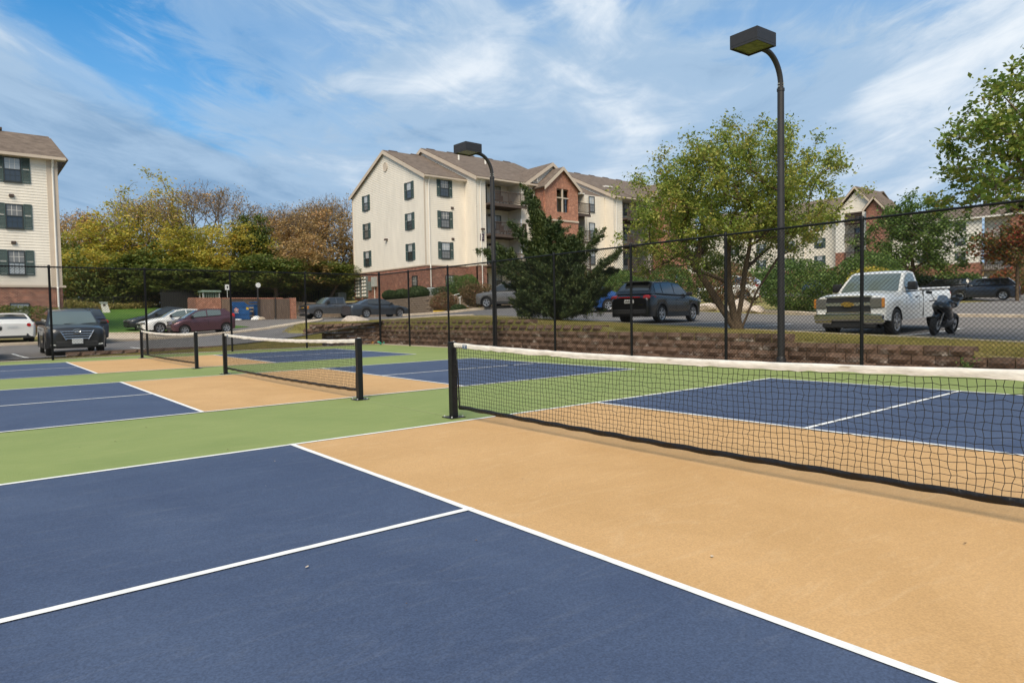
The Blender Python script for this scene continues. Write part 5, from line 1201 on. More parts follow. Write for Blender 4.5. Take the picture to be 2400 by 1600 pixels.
def vehicle(name, label, cat, x, y, heading, S, pnt, group=None, z=None, pitch=0):
    """S: dimensions and profile; local x forward, y left"""
    z = h(x, y)+.04 if z is None else z
    A = thing(name, label, cat, (x, y, z), R(heading), group); A.rotation_euler = (0, R(pitch), R(heading))
    L_, W, H, wb, fo, r = S['L'], S['W'], S['H'], S['wb'], S['fo'], S['r']; xf = L_/2; xa = xf-fo; xr = xa-wb; zc = S.get('zc', .22); ra = r+.055
    top = S['top']; gl = S['glass']; pl = S.get('plastic', 0)
    def wp(xx):
        ef = xf-xx; er = xx+xf; k = W/2
        for e, rad, cut in ((ef, S.get('nr', .55), S.get('nc', .22)), (er, S.get('rr', .35), S.get('rc', .10))):
            if e < rad: t = 1-e/rad; k *= 1-cut*(1-math.sqrt(max(0, 1-t*t)))
        return k
    xs = set(np.round(np.linspace(-xf, xf, 46), 3))
    for xc in (xa, xr):
        for t in np.linspace(0, PI, 17): xs.add(round(xc+ra*math.cos(t), 3))
        xs |= {round(xc+ra+.004, 3), round(xc-ra-.004, 3)}
    for d in (.01, .03, .06, .1, .16): xs |= {round(xf-d, 3), round(-xf+d, 3)}
    xs = sorted(v for v in xs if -xf <= v <= xf); m = MB(); rings = []; bf = S.get('bf', .06)
    for xx in xs:
        w = wp(xx); zt = interp(top, xx); zb = zc
        e = min(xf-xx, xx+xf); rnd = max(0, 1-e/.14)**2
        zt -= rnd*bf; zb += rnd*.10
        if xf-xx < .7: zb += .06*(1-(xf-xx)/.7)
        arch = None
        for xc in (xa, xr):
            if abs(xx-xc) < ra: arch = r+math.sqrt(max(0, ra*ra-(xx-xc)**2))
        zs = max(zb, arch) if arch else zb; zm = zs+(zt-zs)*.5; w -= rnd*.05
        sh = S.get('sh', .13)
        P = [(w-.02, zs), (w+.008, max(zs+.02, zm-.02)), (w+.004, zt-sh), (w-.03, zt-sh*.45), (w-.09, zt-.02), (w-.22, zt+.004), (w*.35, zt+S.get('crown', .03)), (0, zt+S.get('crown', .03)*1.1)]
        inner = w-.30; B = [(inner, zs), (inner, zc+.02), (0, zc+.02)]
        ring = [(xx, -py, pz) for py, pz in reversed(B)] + [(xx, -py, pz) for py, pz in P] + [(xx, py, pz) for py, pz in reversed(P[:-1])] + [(xx, py, pz) for py, pz in B[:-1]]
        rings.append(len(m.v)); m.v += ring; nr = len(ring)
    for a, b in zip(rings[:-1], rings[1:]):
        for j in range(nr):
            j2 = (j+1) % nr; und = j in (0, 1, 2) or j2 in (0, 1, 2) and j > nr-4 or j in (nr-2, nr-3)
            mid = (m.v[a+j][2]+m.v[a+j2][2]+m.v[b+j][2]+m.v[b+j2][2])/4
            m.f.append((a+j, a+j2, b+j2, b+j)); m.m.append(1 if und else 0)
    m.f.append(tuple(rings[0]+j for j in range(nr))); m.m.append(0); m.f.append(tuple(rings[-1]+j for j in reversed(range(nr)))); m.m.append(0)
    body = m.build('body', [pnt, M_PLAST], A, True, 38)
    # glasshouse
    (x0, z0), (x1, z1), (x2, z2), (x3, z3) = gl; yb = W/2-.075; yr = W/2-S.get('tumble', .27)
    bow = S.get('bow', .10); m = MB(); nu, nv = 9, 9
    def hull(s, t):
        """s 0..1 front base -> over roof -> rear base, t -1..1 across"""
        path = [(x0, z0), ((x0*.45+x1*.55), z0+(z1-z0)*.60), (x1, z1), ((x1*.6+x2*.4), H), (x2, z2), ((x2*.5+x3*.5), z2+(z3-z2)*.42), (x3, z3)]
        k = s*(len(path)-1); i = min(int(k), len(path)-2); f = k-i; px = path[i][0]*(1-f)+path[i+1][0]*f; pz = path[i][1]*(1-f)+path[i+1][1]*f
        hk = max(0, min(1, (pz-min(z0, z3))/(H-min(z0, z3)))); yw = yb+(yr-yb)*hk**1.15; c = 1-t*t
        px += bow*c*(1 if s < .34 else (-.6 if s > .66 else (0.5-s)*3)) * (1 if s < .34 else 1)
        return Vector((px, yw*t, pz+.025*c*hk))
    ss = np.linspace(0, 1, 25); ts = [-1, -.93, -.7, -.35, 0, .35, .7, .93, 1]
    k0 = len(m.v); n_t = len(ts)
    for s in ss:
        for t in ts: m.v.append(tuple(hull(s, t)))
    for i in range(len(ss)-1):
        for j in range(n_t-1): a = k0+i*n_t+j; m.f.append((a, a+1, a+n_t+1, a+n_t)); m.m.append(0)
    for j, sg in ((0, 1), (n_t-1, -1)):          # sides: fan strips down to the belt line
        for i in range(len(ss)//2):
            a, b, c, d = k0+i*n_t+j, k0+(i+1)*n_t+j, k0+(len(ss)-2-i)*n_t+j, k0+(len(ss)-1-i)*n_t+j
            m.f.append((a, b, c, d) if sg > 0 else (d, c, b, a)); m.m.append(0)
    cab = m.build('cabin', pnt, A, True, 40)
    def panel(nm, s0, s1, t0, t1, matl, off=.008, n=6):
        q = MB()
        for i in range(n+1):
            for j in range(n+1):
                s = s0+(s1-s0)*i/n; t = t0+(t1-t0)*j/n; p = hull(s, t); e = 1e-3
                nn = (hull(s+e, t)-hull(s-e, t)).cross(hull(s, t+e)-hull(s, t-e)).normalized()
                if nn.dot(p-Vector((x1*.5+x2*.5, 0, z0))) < 0: nn = -nn
                q.v.append(tuple(p+nn*off))
        for i in range(n):
            for j in range(n): a = i*(n+1)+j; q.f.append((a, a+1, a+n+2, a+n+1)); q.m.append(0)
        return q.build(nm, matl, A, True, 60)
    gm = S.get('gm', M_CARGL); gt = S.get('gt', M_CARGT)
    panel('windshield', .015, .315, -.90, .90, gm)
    panel('rear_window', S.get('rw0', .70), S.get('rw1', .90), -.86, .86, gt)
    # side glass between pillars
    def sidept(xx, k, sg):
        """point on side plane at x, fraction k of the way up at that x"""
        def zroof(v):
            P = [(x3, z3), ((x2+x3)/2, z2+(z3-z2)*.42), (x2, z2), ((x1*.6+x2*.4), H), (x1, z1), (x0*.45+x1*.55, z0+(z1-z0)*.6), (x0, z0)]
            return float(np.interp(v, [p[0] for p in P], [p[1] for p in P]))
        zlo = z0+(z3-z0)*(x0-xx)/(x0-x3)+.02; zhi = zroof(xx)-.055; zz = zlo+(max(zhi, zlo+.01)-zlo)*k
        hk = max(0, min(1, (zz-min(z0, z3))/(H-min(z0, z3)))); return Vector((xx, sg*(yb+(yr-yb)*hk**1.15+.010), zz))
    for sg in (-1, 1):
        for (a, b) in S['side']:
            q = MB(); n = 6
            for i in range(n+1):
                xx = a+(b-a)*i/n
                for k in (0.06, .5, 1.0): q.v.append(tuple(sidept(xx, k, sg)))
            for i in range(n):
                for k in range(2): c = i*3+k; q.f.append((c, c+1, c+4, c+3) if sg < 0 else (c+3, c+4, c+1, c)); q.m.append(0)
            q.build('side_window', S.get('gs', gt), A, True, 60)
        # belt moulding and door gaps
        q = MB(); a, b = S['side'][0][0], S['side'][-1][1]; pts = [tuple(sidept(a+(b-a)*i/8, -.02, sg)) for i in range(9)]; q.tube(pts, .012, 5); q.build('belt_moulding', S.get('belt', M_PLAST), A, True)
        for xx in S.get('gaps', ()):
            q = MB(); zt = interp(top, xx); w = wp(xx); q.ext([(xx-.007, sg*(w+.0035), zt-.15), (xx+.007, sg*(w+.0035), zt-.15), (xx+.007, sg*(w+.011), zc+.28), (xx-.007, sg*(w+.011), zc+.28)], (0, sg*.002, 0)); q.build('door_gap', M_DARK, A, True)
        for xx in S.get('handles', ()):
            zt = interp(top, xx); q = MB(); q.box((xx, sg*(wp(xx)+.012), zt-.19), (.19, .03, .035), bev=.008); q.build('door_handle', S.get('hm', pnt), A, True)
        # mirror
        mx, mz, ms = x0-.38 if 'mir' not in S else S['mir'][0], z0+.10 if 'mir' not in S else S['mir'][1], 1 if 'mir' not in S else S['mir'][2]
        q = MB(); q.box((mx, sg*(W/2+.10), mz), (.11*ms, .22, .15*ms), bev=.03); q.tube([(mx, sg*(yb-.04), mz-.06), (mx, sg*(W/2+.06), mz-.03)], .025, 6); q.build('mirror', S.get('mm', M_PLAST), A, True, 50)
        if S.get('rails'):
            q = MB(); pts = [(x1-.15+(x2-x1+.25)*i/8, sg*(yr-.02), H+(.055 if 0 < i < 8 else .0)-.012*(i-4)**2/8) for i in range(9)]; q.tube(pts, .016, 6); q.build('roof_rail', S['rails'], A, True)
        if pl:                                      # dark cladding: sill and arch lips
            q = MB(); q.ext([(xa-ra-.03, sg*(W/2-.03), zc-.01), (xr+ra+.03, sg*(W/2-.03), zc-.01), (xr+ra+.03, sg*(W/2+.016), zc+.02), (xa-ra-.03, sg*(W/2+.016), zc+.02)], (0, 0, pl)); 
            q.build('sill_cladding', M_PLAST, A, True)
            for xc in (xa, xr):
                q = MB(); n = 14
                for i in range(n+1):
                    t = -.25+(PI+.5)*i/n; ca, sn = math.cos(t), math.sin(t); w = wp(max(-xf, min(xf, xc+ca*(ra+.03))))
                    for rr, dy in ((ra-.01, -.01), (ra-.005, .022), (ra+.055, .026), (ra+.075, .002)): q.v.append((xc+ca*rr, sg*(w+dy), max(zc, r+sn*rr)))
                for i in range(n):
                    for k in range(3): c = i*4+k; q.f.append((c, c+1, c+5, c+4)); q.m.append(0)
                q.build('arch_cladding', M_PLAST, A, True, 50)
    wd = S.get('tw', .22)
    for xc in (xa, xr):
        for sg in (-1, 1): wheel(A, xc, sg*(W/2-wd/2-.012), r, wd, sg, S.get('rim', M_RIM))
    # listed details: (name, x, y, z, sx, sy, sz, material, both sides?, yaw)
    for d in S.get('bits', ()):
        nm, bx, by, bz, sx, sy, sz, mt, both = d[:9]; yaw = d[9] if len(d) > 9 else 0
        for sg in ((-1, 1) if both else (1,)):
            q = MB(); u = Vector((math.cos(sg*yaw), math.sin(sg*yaw), 0)); q.box((bx, by*sg, bz), (sx, sy, sz), 0, u, bev=min(sx, sy, sz)*.28); q.build(nm, mt, A, True)
    if S.get('extra'): S['extra'](A, S, pnt, wp)
    return A

SEDAN = dict(L=4.75, W=1.80, H=1.44, wb=2.75, fo=.95, r=.32, top=[(2.37, .68), (2.25, .74), (1.55, .90), (.95, .97), (-.5, .98), (-1.45, 1.02), (-2.1, 1.03), (-2.37, .96)],
 glass=[(1.10, .95), (.28, 1.38), (-.95, 1.39), (-1.80, 1.00)], side=[(.72, -.22), (-.28, -1.12)], gaps=(.95, -.25, -1.15), handles=(-.05, -.95), tumble=.30,
 bits=[('headlight', 2.20, .66, .66, .24, .34, .14, M_LAMPG, True, .5), ('grille', 2.365, 0, .60, .05, .75, .14, M_PLAST, False), ('lower_intake', 2.36, 0, .36, .05, 1.1, .14, M_PLAST, False),
  ('taillight', -2.27, .68, .86, .16, .34, .17, M_RED, True, -.3), ('number_plate', -2.375, 0, .76, .03, .42, .14, M_PLATE, False), ('bumper_trim', -2.35, 0, .30, .06, 1.3, .14, M_PLAST, False)])
HATCH = dict(L=3.64, W=1.60, H=1.49, wb=2.39, fo=.68, r=.29, top=[(1.82, .66), (1.7, .78), (1.2, .94), (.95, 1.0), (-.6, 1.05), (-1.5, 1.08), (-1.82, 1.0)], nr=.6, nc=.3,
 glass=[(1.10, .98), (.30, 1.42), (-1.25, 1.43), (-1.70, 1.08)], side=[(.70, -.15), (-.22, -1.0)], gaps=(.80, -.2), handles=(0., ), tumble=.26, rw0=.69, rw1=.93,
 bits=[('headlight', 1.58, .58, .80, .30, .22, .17, M_LAMPG, True, .55), ('grille', 1.80, 0, .62, .05, .8, .10, M_PLAST, False), ('lower_intake', 1.80, 0, .42, .06, .9, .22, M_PLAST, False), ('fog_lamp', 1.72, .58, .45, .06, .12, .11, M_LAMPG, True, .4),
  ('taillight', -1.70, .66, 1.02, .22, .16, .26, M_RED, True, -.2), ('number_plate', -1.83, 0, .75, .03, .42, .14, M_PLATE, False), ('rear_spoiler', -1.33, 0, 1.44, .22, 1.05, .035, None, False)])
SUV = dict(L=4.6, W=1.86, H=1.68, wb=2.68, fo=.92, r=.355, zc=.24, top=[(2.3, .88), (2.2, .98), (1.5, 1.07), (1.0, 1.11), (-.6, 1.13), (-1.9, 1.17), (-2.3, 1.05)], nc=.25, sh=.17,
 glass=[(1.22, 1.08), (.42, 1.60), (-1.55, 1.62), (-2.08, 1.16)], side=[(.82, -.12), (-.18, -1.08), (-1.16, -1.66)], gaps=(1.02, -.15, -1.12), handles=(0.02, -.92), tumble=.26, rw0=.69, rw1=.92, plastic=.16, rails=M_PLAST,
 bits=[('headlight', 2.10, .70, .86, .34, .28, .14, M_LAMPG, True, .5), ('grille', 2.29, 0, .72, .06, .95, .26, M_PLAST, False), ('lower_intake', 2.28, 0, .40, .08, 1.3, .2, M_PLAST, False),
  ('taillight', -2.15, .74, 1.02, .24, .28, .18, M_RED, True, -.25), ('number_plate', -2.31, 0, .86, .03, .44, .15, M_PLATE, False), ('rear_bumper', -2.26, 0, .45, .12, 1.5, .22, M_PLAST, False)])
def pickup_spec(L, cab, H=1.88, W=2.0):
    xf = L/2; xr = xf-.98-(L-2.35)
    front = [('headlight', xf+.0, .775, .97, .10, .30, .30, M_LAMPG, True, .10), ('corner_lamp', xf-.05, .945, .97, .16, .075, .28, M_AMBER, True, .25), ('grille', xf-.02, 0, .93, .08, 1.24, .44, M_PLAST, False), ('grille_bar', xf+.03, 0, .94, .05, 1.3, .10, M_CHROME, False), ('grille_trim', xf+.02, 0, 1.16, .05, 1.34, .05, M_CHROME, False), ('grille_trim', xf+.02, 0, .70, .05, 1.30, .05, M_CHROME, False),
      ('front_bumper', xf+.03, 0, .56, .16, 1.92, .20, M_CHROME, False), ('front_bumper', xf-.02, .70, .46, .16, .54, .18, M_CHROME, True, .15), ('air_dam', xf-.05, 0, .36, .14, 1.5, .24, M_PLAST, False), ('rear_bumper', -xf-.02, 0, .58, .16, 1.8, .2, M_CHROME, False), ('taillight', -xf+.05, .90, .98, .12, .14, .42, M_RED, True)]
    xc = xf-1.42
    d = dict(L=L, W=W, H=H, wb=L-2.35+.15, fo=.95, r=.39, zc=.42, top=[(xf, 1.06), (xf-.1, 1.16), (xf-.5, 1.22), (xc, 1.26), (xc-cab, 1.28), (-xf, 1.28)], nr=.25, nc=.05, rr=.08, rc=.02, sh=.2, bf=.05, crown=.045, bow=.08,
      glass=[(xc-.02, 1.24), (xc-.72, 1.82), (xc-cab+.12, 1.84), (xc-cab, 1.26)], side=[(xc-.34, xc-1.22)] + ([(xc-1.32, xc-cab+.20)] if cab > 1.75 else []), gaps=(xc-.22, xc-1.28), handles=(xc-1.05,), tumble=.24, rw0=.72, rw1=.92, tw=.26, bits=front, mir=(xc-.42, 1.42, 1.7), hm=M_PLAST)
    return d
def bed_extra(A, S, pnt, wp):
    xf = S['L']/2; (xc, _), _, _, (x3, _) = S['glass']; q = MB()
    q.box((( -xf+x3)/2, 0, 1.26), (x3+xf-.24, S['W']-.34, .06)); q.build('bed_floor', M_DARK, A, True)
    for sg in (-1, 1):
        q = MB(); q.box(((-xf+x3)/2+.02, sg*(S['W']/2-.11), 1.315), (x3+xf-.12, .16, .06), bev=.015); q.build('bed_rail', pnt, A, True)
        q = MB(); q.box((x3-.06, sg*(S['W']/2-.004), .86), (.02, .03, .78)); q.build('cab_gap', M_DARK, A, True)
    q = MB(); q.box((-xf+.02, 0, 1.06), (.06, S['W']-.24, .48), bev=.015); q.build('tailgate', pnt, A, True)
    # bow-tie emblem on the grille bar
    q = MB(); e = xf+.062; q.ext([(e, -.17, .90), (e, -.10, .90), (e, -.08, .87), (e, .10, .87), (e, .12, .90), (e, .19, .90), (e, .16, .98), (e, .09, .98), (e, .07, 1.01), (e, -.11, 1.01), (e, -.13, .98), (e, -.20, .98)], (.012, 0, 0)); q.build('emblem', mat('gold_emblem', (.55, .35, .08), .3, metal=.8), A, True)

P_WHITE = paint('white', (.72, .71, .68), 0.0); P_BLACK = paint('black', (.006, .006, .007), .1); P_CHAR = paint('charcoal', (.040, .041, .045), .5); P_GREY = paint('grey', (.125, .130, .138), .6)
P_SILV = paint('silver', (.28, .28, .275), .6); P_PLUM = paint('plum', (.115, .052, .062), .5); P_BLUE = paint('blue', (.02, .075, .24), .3); P_NAVY = paint('slate_blue', (.045, .055, .075), .5); P_BRNZ = paint('bronze_grey', (.20, .185, .17), .6)

# white pickup, regular cab
S = pickup_spec(5.75, 1.55); S['extra'] = bed_extra; S['side'] = [(S['glass'][0][0]-.36, S['glass'][0][0]-1.30)]; S['gs'] = M_CARGL
vehicle('pickup_truck', 'white regular cab pickup with chrome bumper parked behind the fence', 'pickup', 18.4, 2.7, 182, S, P_WHITE, z=h(18.4, 2.7)+.04, pitch=1.5)
# grey extended cab pickup
S = pickup_spec(5.6, 2.15, 1.84, 1.95); S['extra'] = bed_extra
vehicle('pickup_truck', 'dark silver extended cab pickup parked by the stone wall', 'pickup', 20.9, 49.7, 182, S, P_GREY)
# black compact suv seen from behind
def dark_suv(A, S, pnt, wp):
    q = MB(); q.box((-1.72, 0, 1.655), (.34, 1.22, .04), bev=.01); q.build('rear_spoiler', M_PLAST, A, True)
    q = MB(); q.box((-2.315, 0, 1.03), (.02, 1.0, .035)); q.build('light_bar', M_RED, A, True)
    q = MB()
    for sg in (-1, 1): q.ext([(-2.22, sg*.80, .98), (-1.82, sg*.935, 1.0), (-1.80, sg*.935, 1.06), (-2.2, sg*.84, 1.10)], (0, sg*.012, 0))
    q.build('taillight_wing', M_RED, A, True)
    q = MB()
    for k in range(6): q.box((-2.33, .03-.42/2+.07+k*.056, .86), (.006, .032, .07))
    tag(q.build('plate_characters', M_DARK, A, True), kind='stuff')
    q = MB(); q.box((-2.312, -.55, .72), (.01, .22, .05)); q.build('badge', M_CHROME, A, True)
vehicle('suv', 'black compact SUV with red taillights right of the juniper', 'SUV', 18.55, 12.0, 9, dict(SUV, extra=dark_suv), P_BLACK)
# dark grey suv facing the camera
def face_suv(A, S, pnt, wp):
    for k in range(4):
        q = MB(); wdt = 1.0-.10*k; q.tube([(2.345-.01*t*t, t*wdt/2, .86-.085*k) for t in np.linspace(-1, 1, 9)], .017, 6); q.build('grille_bar', M_CHROME, A, True)
    q = MB(); q.tube([(2.33, .52, .90), (2.345, .34, .56)], .02, 6); q.tube([(2.33, -.52, .90), (2.345, -.34, .56)], .02, 6); q.build('grille_surround', M_CHROME, A, True)
    q = MB(); q.tube([(2.385, .115*math.cos(t), .88+.06*math.sin(t)) for t in np.linspace(0, 2*PI, 17)], .011, 5); q.tube([(2.39, .05, .845), (2.39, .035, .915)], .011, 5); q.tube([(2.39, -.035, .845), (2.39, -.05, .915)], .011, 5); q.tube([(2.39, .04, .875), (2.39, -.04, .888)], .011, 5); q.build('emblem', M_CHROME, A, True)
    q = MB(); q.box((2.36, 0, .50), (.02, .34, .17), bev=.005); q.build('number_plate', M_PLATE, A, True)
    q = MB(); q.tube([(2.28, t*.8, .34+.05*t*t) for t in np.linspace(-1, 1, 9)], .035, 6); q.build('skid_trim', M_UTIL, A, True)
    for sg in (-1, 1):
        q = MB(); q.ext([(2.20, sg*.55, .90), (1.92, sg*.875, .98), (1.72, sg*.915, 1.02), (1.9, sg*.885, .90), (2.16, sg*.62, .83)], (.03, 0, .012)); q.build('headlight', M_LAMPG, A, True)
    for yy in (-.3, .25):
        q = MB(); q.tube([(1.30, yy, 1.13), (1.16, yy+.55, 1.17)], .012, 5); q.build('wiper', M_PLAST, A, True)
FS = dict(SUV, extra=face_suv); FS['bits'] = [b for b in SUV['bits'] if b[0] not in ('headlight',)]
vehicle('suv', 'charcoal SUV with chrome grille facing the courts behind the far fence', 'SUV', -1.35, 24.6, -91, FS, P_CHAR)
# white sedan from behind, left edge
def white_rear(A, S, pnt, wp):
    for sg in (-1, 1):
        q = MB(); q.lathe([(.0005, -.02), (.085, -.02), (.085, .01)], (-2.37, sg*.62, .86), 'X', 14); q.build('lamp_ring', M_RED, A, True)
    q = MB(); q.tube([(-2.36, -.55, .40), (-2.39, -.55, .40)], .05, 8); q.build('exhaust', M_CHROME, A, True)
vehicle('sedan', 'white sedan seen from behind left of the charcoal SUV', 'car', -2.75, 35.6, 91, dict(SEDAN, extra=white_rear), P_WHITE)
vehicle('sedan', 'silver car whose nose just enters at the left edge', 'car', -4.62, 23.9, -90, SEDAN, P_SILV)
vehicle('suv', 'dark SUV roof just showing behind the charcoal SUV', 'SUV', -.05, 33.6, 93, dict(SUV), P_NAVY)
# parked row facing left
vehicle('hatchback', 'plum coloured small hatchback nearest in the parked row', 'car', 6.75, 37.4, 182, dict(HATCH, bits=[b if b[7] else b[:7]+(P_PLUM,)+b[8:] for b in HATCH['bits']], gs=M_CARGL), P_PLUM, pitch=2.3)
vehicle('sedan', 'older white sedan tucked behind the plum hatchback', 'car', 6.25, 40.4, 181, dict(SEDAN, L=4.6, gs=M_CARGL), P_WHITE, pitch=2)
vehicle('sedan', 'dark grey car farthest in the parked row by the lawn', 'car', 6.1, 43.6, 181, dict(SEDAN, H=1.5), P_CHAR, pitch=2)
vehicle('sedan', 'grey sedan with red taillight parked above the block wall', 'car', 20.05, 40.1, 0, dict(SEDAN, L=5.05, wb=2.82, fo=1.0, r=.335, hm=P_GREY), paint('gunmetal', (.075, .085, .098), .6))
vehicle('suv', 'bronze grey SUV in front of the middle building', 'SUV', 24.9, 29.9, 118, dict(SUV, rails=M_RIM), P_BRNZ)
vehicle('hatchback', 'dark slate crossover parked far right', 'car', 55.9, 10.95, 103, dict(SUV, H=1.60, gm=M_CARGL), P_NAVY)
vehicle('hatchback', 'black hatchback showing past the white pickup bed', 'car', 55.3, 13.4, 106, dict(SUV, H=1.52, L=4.3, fo=.8), P_CHAR)
vehicle('suv', 'white van glimpsed through the reddish shrub', 'van', 38.5, 21.4, 100, dict(SUV, H=1.8), P_WHITE)
vehicle('sedan', 'small blue car in the gap between two dense shrubs', 'car', 63.5, 28.0, 20, SEDAN, P_BLUE)
vehicle('suv', 'white SUV far behind the clipped round shrubs', 'SUV', 74, 17.4, 100, SUV, P_WHITE)
vehicle('sedan', 'white car under the green tree far right', 'car', 70, 22.2, 100, SEDAN, P_WHITE)
vehicle('sedan', 'blue car mostly hidden behind the juniper', 'car', 22.3, 20.4, 150, SEDAN, P_BLUE)

# motorcycle
def motorcycle(x, y, heading):
    z = h(x, y)+.04; A = thing('motorcycle', 'black sport motorcycle leaning beside the white pickup', 'motorcycle', (x, y, z), R(heading)); A.rotation_euler = (R(-9), 0, R(heading))
    for xx, wd in ((.72, .13), (-.70, .19)):
        m = MB(); r = .31; m.lathe([(r*.68, -wd/2), (r*.9, -wd/2), (r, -wd*.25), (r*1.02, 0), (r, wd*.25), (r*.9, wd/2), (r*.68, wd/2)], (xx, 0, r), 'Y', 22); t = m.build('wheel', M_TYRE, A, True, 40)
        q = MB(); q.lathe([(r*.70, -wd*.3), (r*.60, -wd*.3), (r*.60, wd*.3), (r*.70, wd*.3)], (xx, 0, r), 'Y', 22)
        for k in range(5): a = 2*PI*k/5; q.tube([(xx, 0, r), (xx+math.cos(a)*r*.64, 0, r+math.sin(a)*r*.64)], .022, 5)
        q.build('rim', M_RIMD, t, True)
        q = MB()
        for sg in (-1, 1): q.lathe([(.07, sg*.07), (.15, sg*.07), (.15, sg*.078), (.07, sg*.078)], (xx, 0, r), 'Y', 18)
        q.build('brake_disc', M_RIM, t, True)
    q = MB()
    for sg in (-1, 1): q.tube([(.72, sg*.10, .31), (.42, sg*.10, .95)], [.028, .024], 8)
    q.build('fork', M_RIMD, A, True)
    q = MB(); q.tube([(.40, .36, .93), (.43, .2, .97), (.42, 0, .97), (.43, -.2, .97), (.40, -.36, .93)], .018, 6); q.build('handlebar', M_PLAST, A, True)
    q = MB()
    for sg in (-1, 1): q.tube([(.46, sg*.22, 1.0), (.50, sg*.34, 1.16)], .009, 5); q.box((.50, sg*.38, 1.18), (.04, .15, .085), bev=.015)
    q.build('mirror', M_PLAST, A, True)
    def loft(nm, secs, matl, par=A):
        m = MB(); n = 10
        for (cx, cz, hw, hhh) in secs:
            for j in range(n): t = 2*PI*j/n; m.v.append((cx, hw*math.copysign(abs(math.cos(t))**.8, math.cos(t)), cz+hhh*math.sin(t)))
        for i in range(len(secs)-1):
            for j in range(n): m.f.append((i*n+j, i*n+(j+1) % n, (i+1)*n+(j+1) % n, (i+1)*n+j)); m.m.append(0)
        m.f.append(tuple(range(n))); m.f.append(tuple((len(secs)-1)*n+j for j in range(n))); m.m += [0, 0]
        return m.build(nm, matl, par, True, 50)
    fa = loft('fairing', [(.82, .80, .05, .06), (.74, .82, .17, .13), (.52, .82, .23, .20), (.25, .66, .22, .30), (-.05, .52, .19, .26)], P_BLACK)
    loft('front_mudguard', [(.98, .52, .06, .03), (.80, .64, .085, .035), (.58, .60, .085, .04)], P_BLACK)
    loft('windscreen', [(.70, .94, .10, .03), (.52, 1.08, .13, .07), (.40, 1.06, .10, .03)], glassmat('smoke_screen', (.16, .17, .19), .06))
    loft('tank', [(.34, .90, .10, .08), (.15, .94, .17, .12), (-.15, .86, .14, .10)], P_CHAR)
    loft('seat', [(-.12, .82, .12, .05), (-.40, .82, .13, .04), (-.62, .88, .11, .05)], M_PLAST)
    loft('tail', [(-.40, .86, .14, .07), (-.70, .96, .10, .07), (-.92, 1.02, .05, .03)], P_GREY)
    loft('engine', [(.30, .42, .16, .16), (0, .40, .20, .20), (-.30, .42, .15, .14)], M_RIMD)
    loft('luggage', [(-.55, 1.02, .14, .07), (-.80, 1.08, .15, .08), (-.95, 1.06, .12, .05)], M_PLAST)
    for yy in (-.075, .075): q = MB(); q.box((.80, yy, .83), (.04, .09, .05), bev=.012); q.build('headlight', M_LAMPG, fa, True)
    q = MB(); q.box((-.95, 0, .98), (.03, .12, .05), bev=.01); q.build('taillight', M_RED, A, True)
    q = MB(); q.tube([(.2, -.17, .28), (-.35, -.2, .28), (-.75, -.22, .52)], [.03, .035, .055], 8); q.build('exhaust', M_RIMD, A, True)
    q = MB(); q.tube([(-.70, .10, .31), (-.15, .10, .42)], .03, 6); q.tube([(-.70, -.10, .31), (-.15, -.10, .42)], .03, 6); q.build('swingarm', M_RIMD, A, True)
    q = MB(); q.tube([(0, .12, .35), (.02, .34, .02)], .014, 6); q.build('kickstand', M_PLAST, A, True)
motorcycle(17.5, .82, 182)
# ------------------------------------------------------------------ trees and shrubs
def limb_mesh(P, par, rad):
    """tapered tubes along parent links -> verts, quads"""
    A, B, ra, rb = [], [], [], []
    for i, p in enumerate(par):
        if p >= 0: A.append(P[p]); B.append(P[i]); ra.append(rad[p] if rad[p] < rad[i]*2.2 else rad[i]*1.5); rb.append(rad[i])
    A, B = np.array(A), np.array(B); d = B-A; L_ = np.linalg.norm(d, axis=1, keepdims=True)+1e-9; d = d/L_
    r = np.where(np.abs(d[:, 2:3]) > .9, np.array([[1., 0, 0]]), np.array([[0, 0, 1.]])); a = np.cross(d, r); a /= np.linalg.norm(a, axis=1, keepdims=True); b = np.cross(d, a)
    n = 6; V = []
    for Q, rr in ((A-d*np.array(ra)[:, None]*.3, ra), (B, rb)):
        for j in range(n): t = 2*PI*j/n; V.append(Q+(a*math.cos(t)+b*math.sin(t))*np.array(rr)[:, None])
    V = np.stack(V, 1).reshape(-1, 3); k = np.arange(len(A))[:, None]*2*n
    F = np.concatenate([k+np.array([[j, (j+1) % n, n+(j+1) % n, n+j]]) for j in range(n)], 1).reshape(-1, 4)
    return V, F
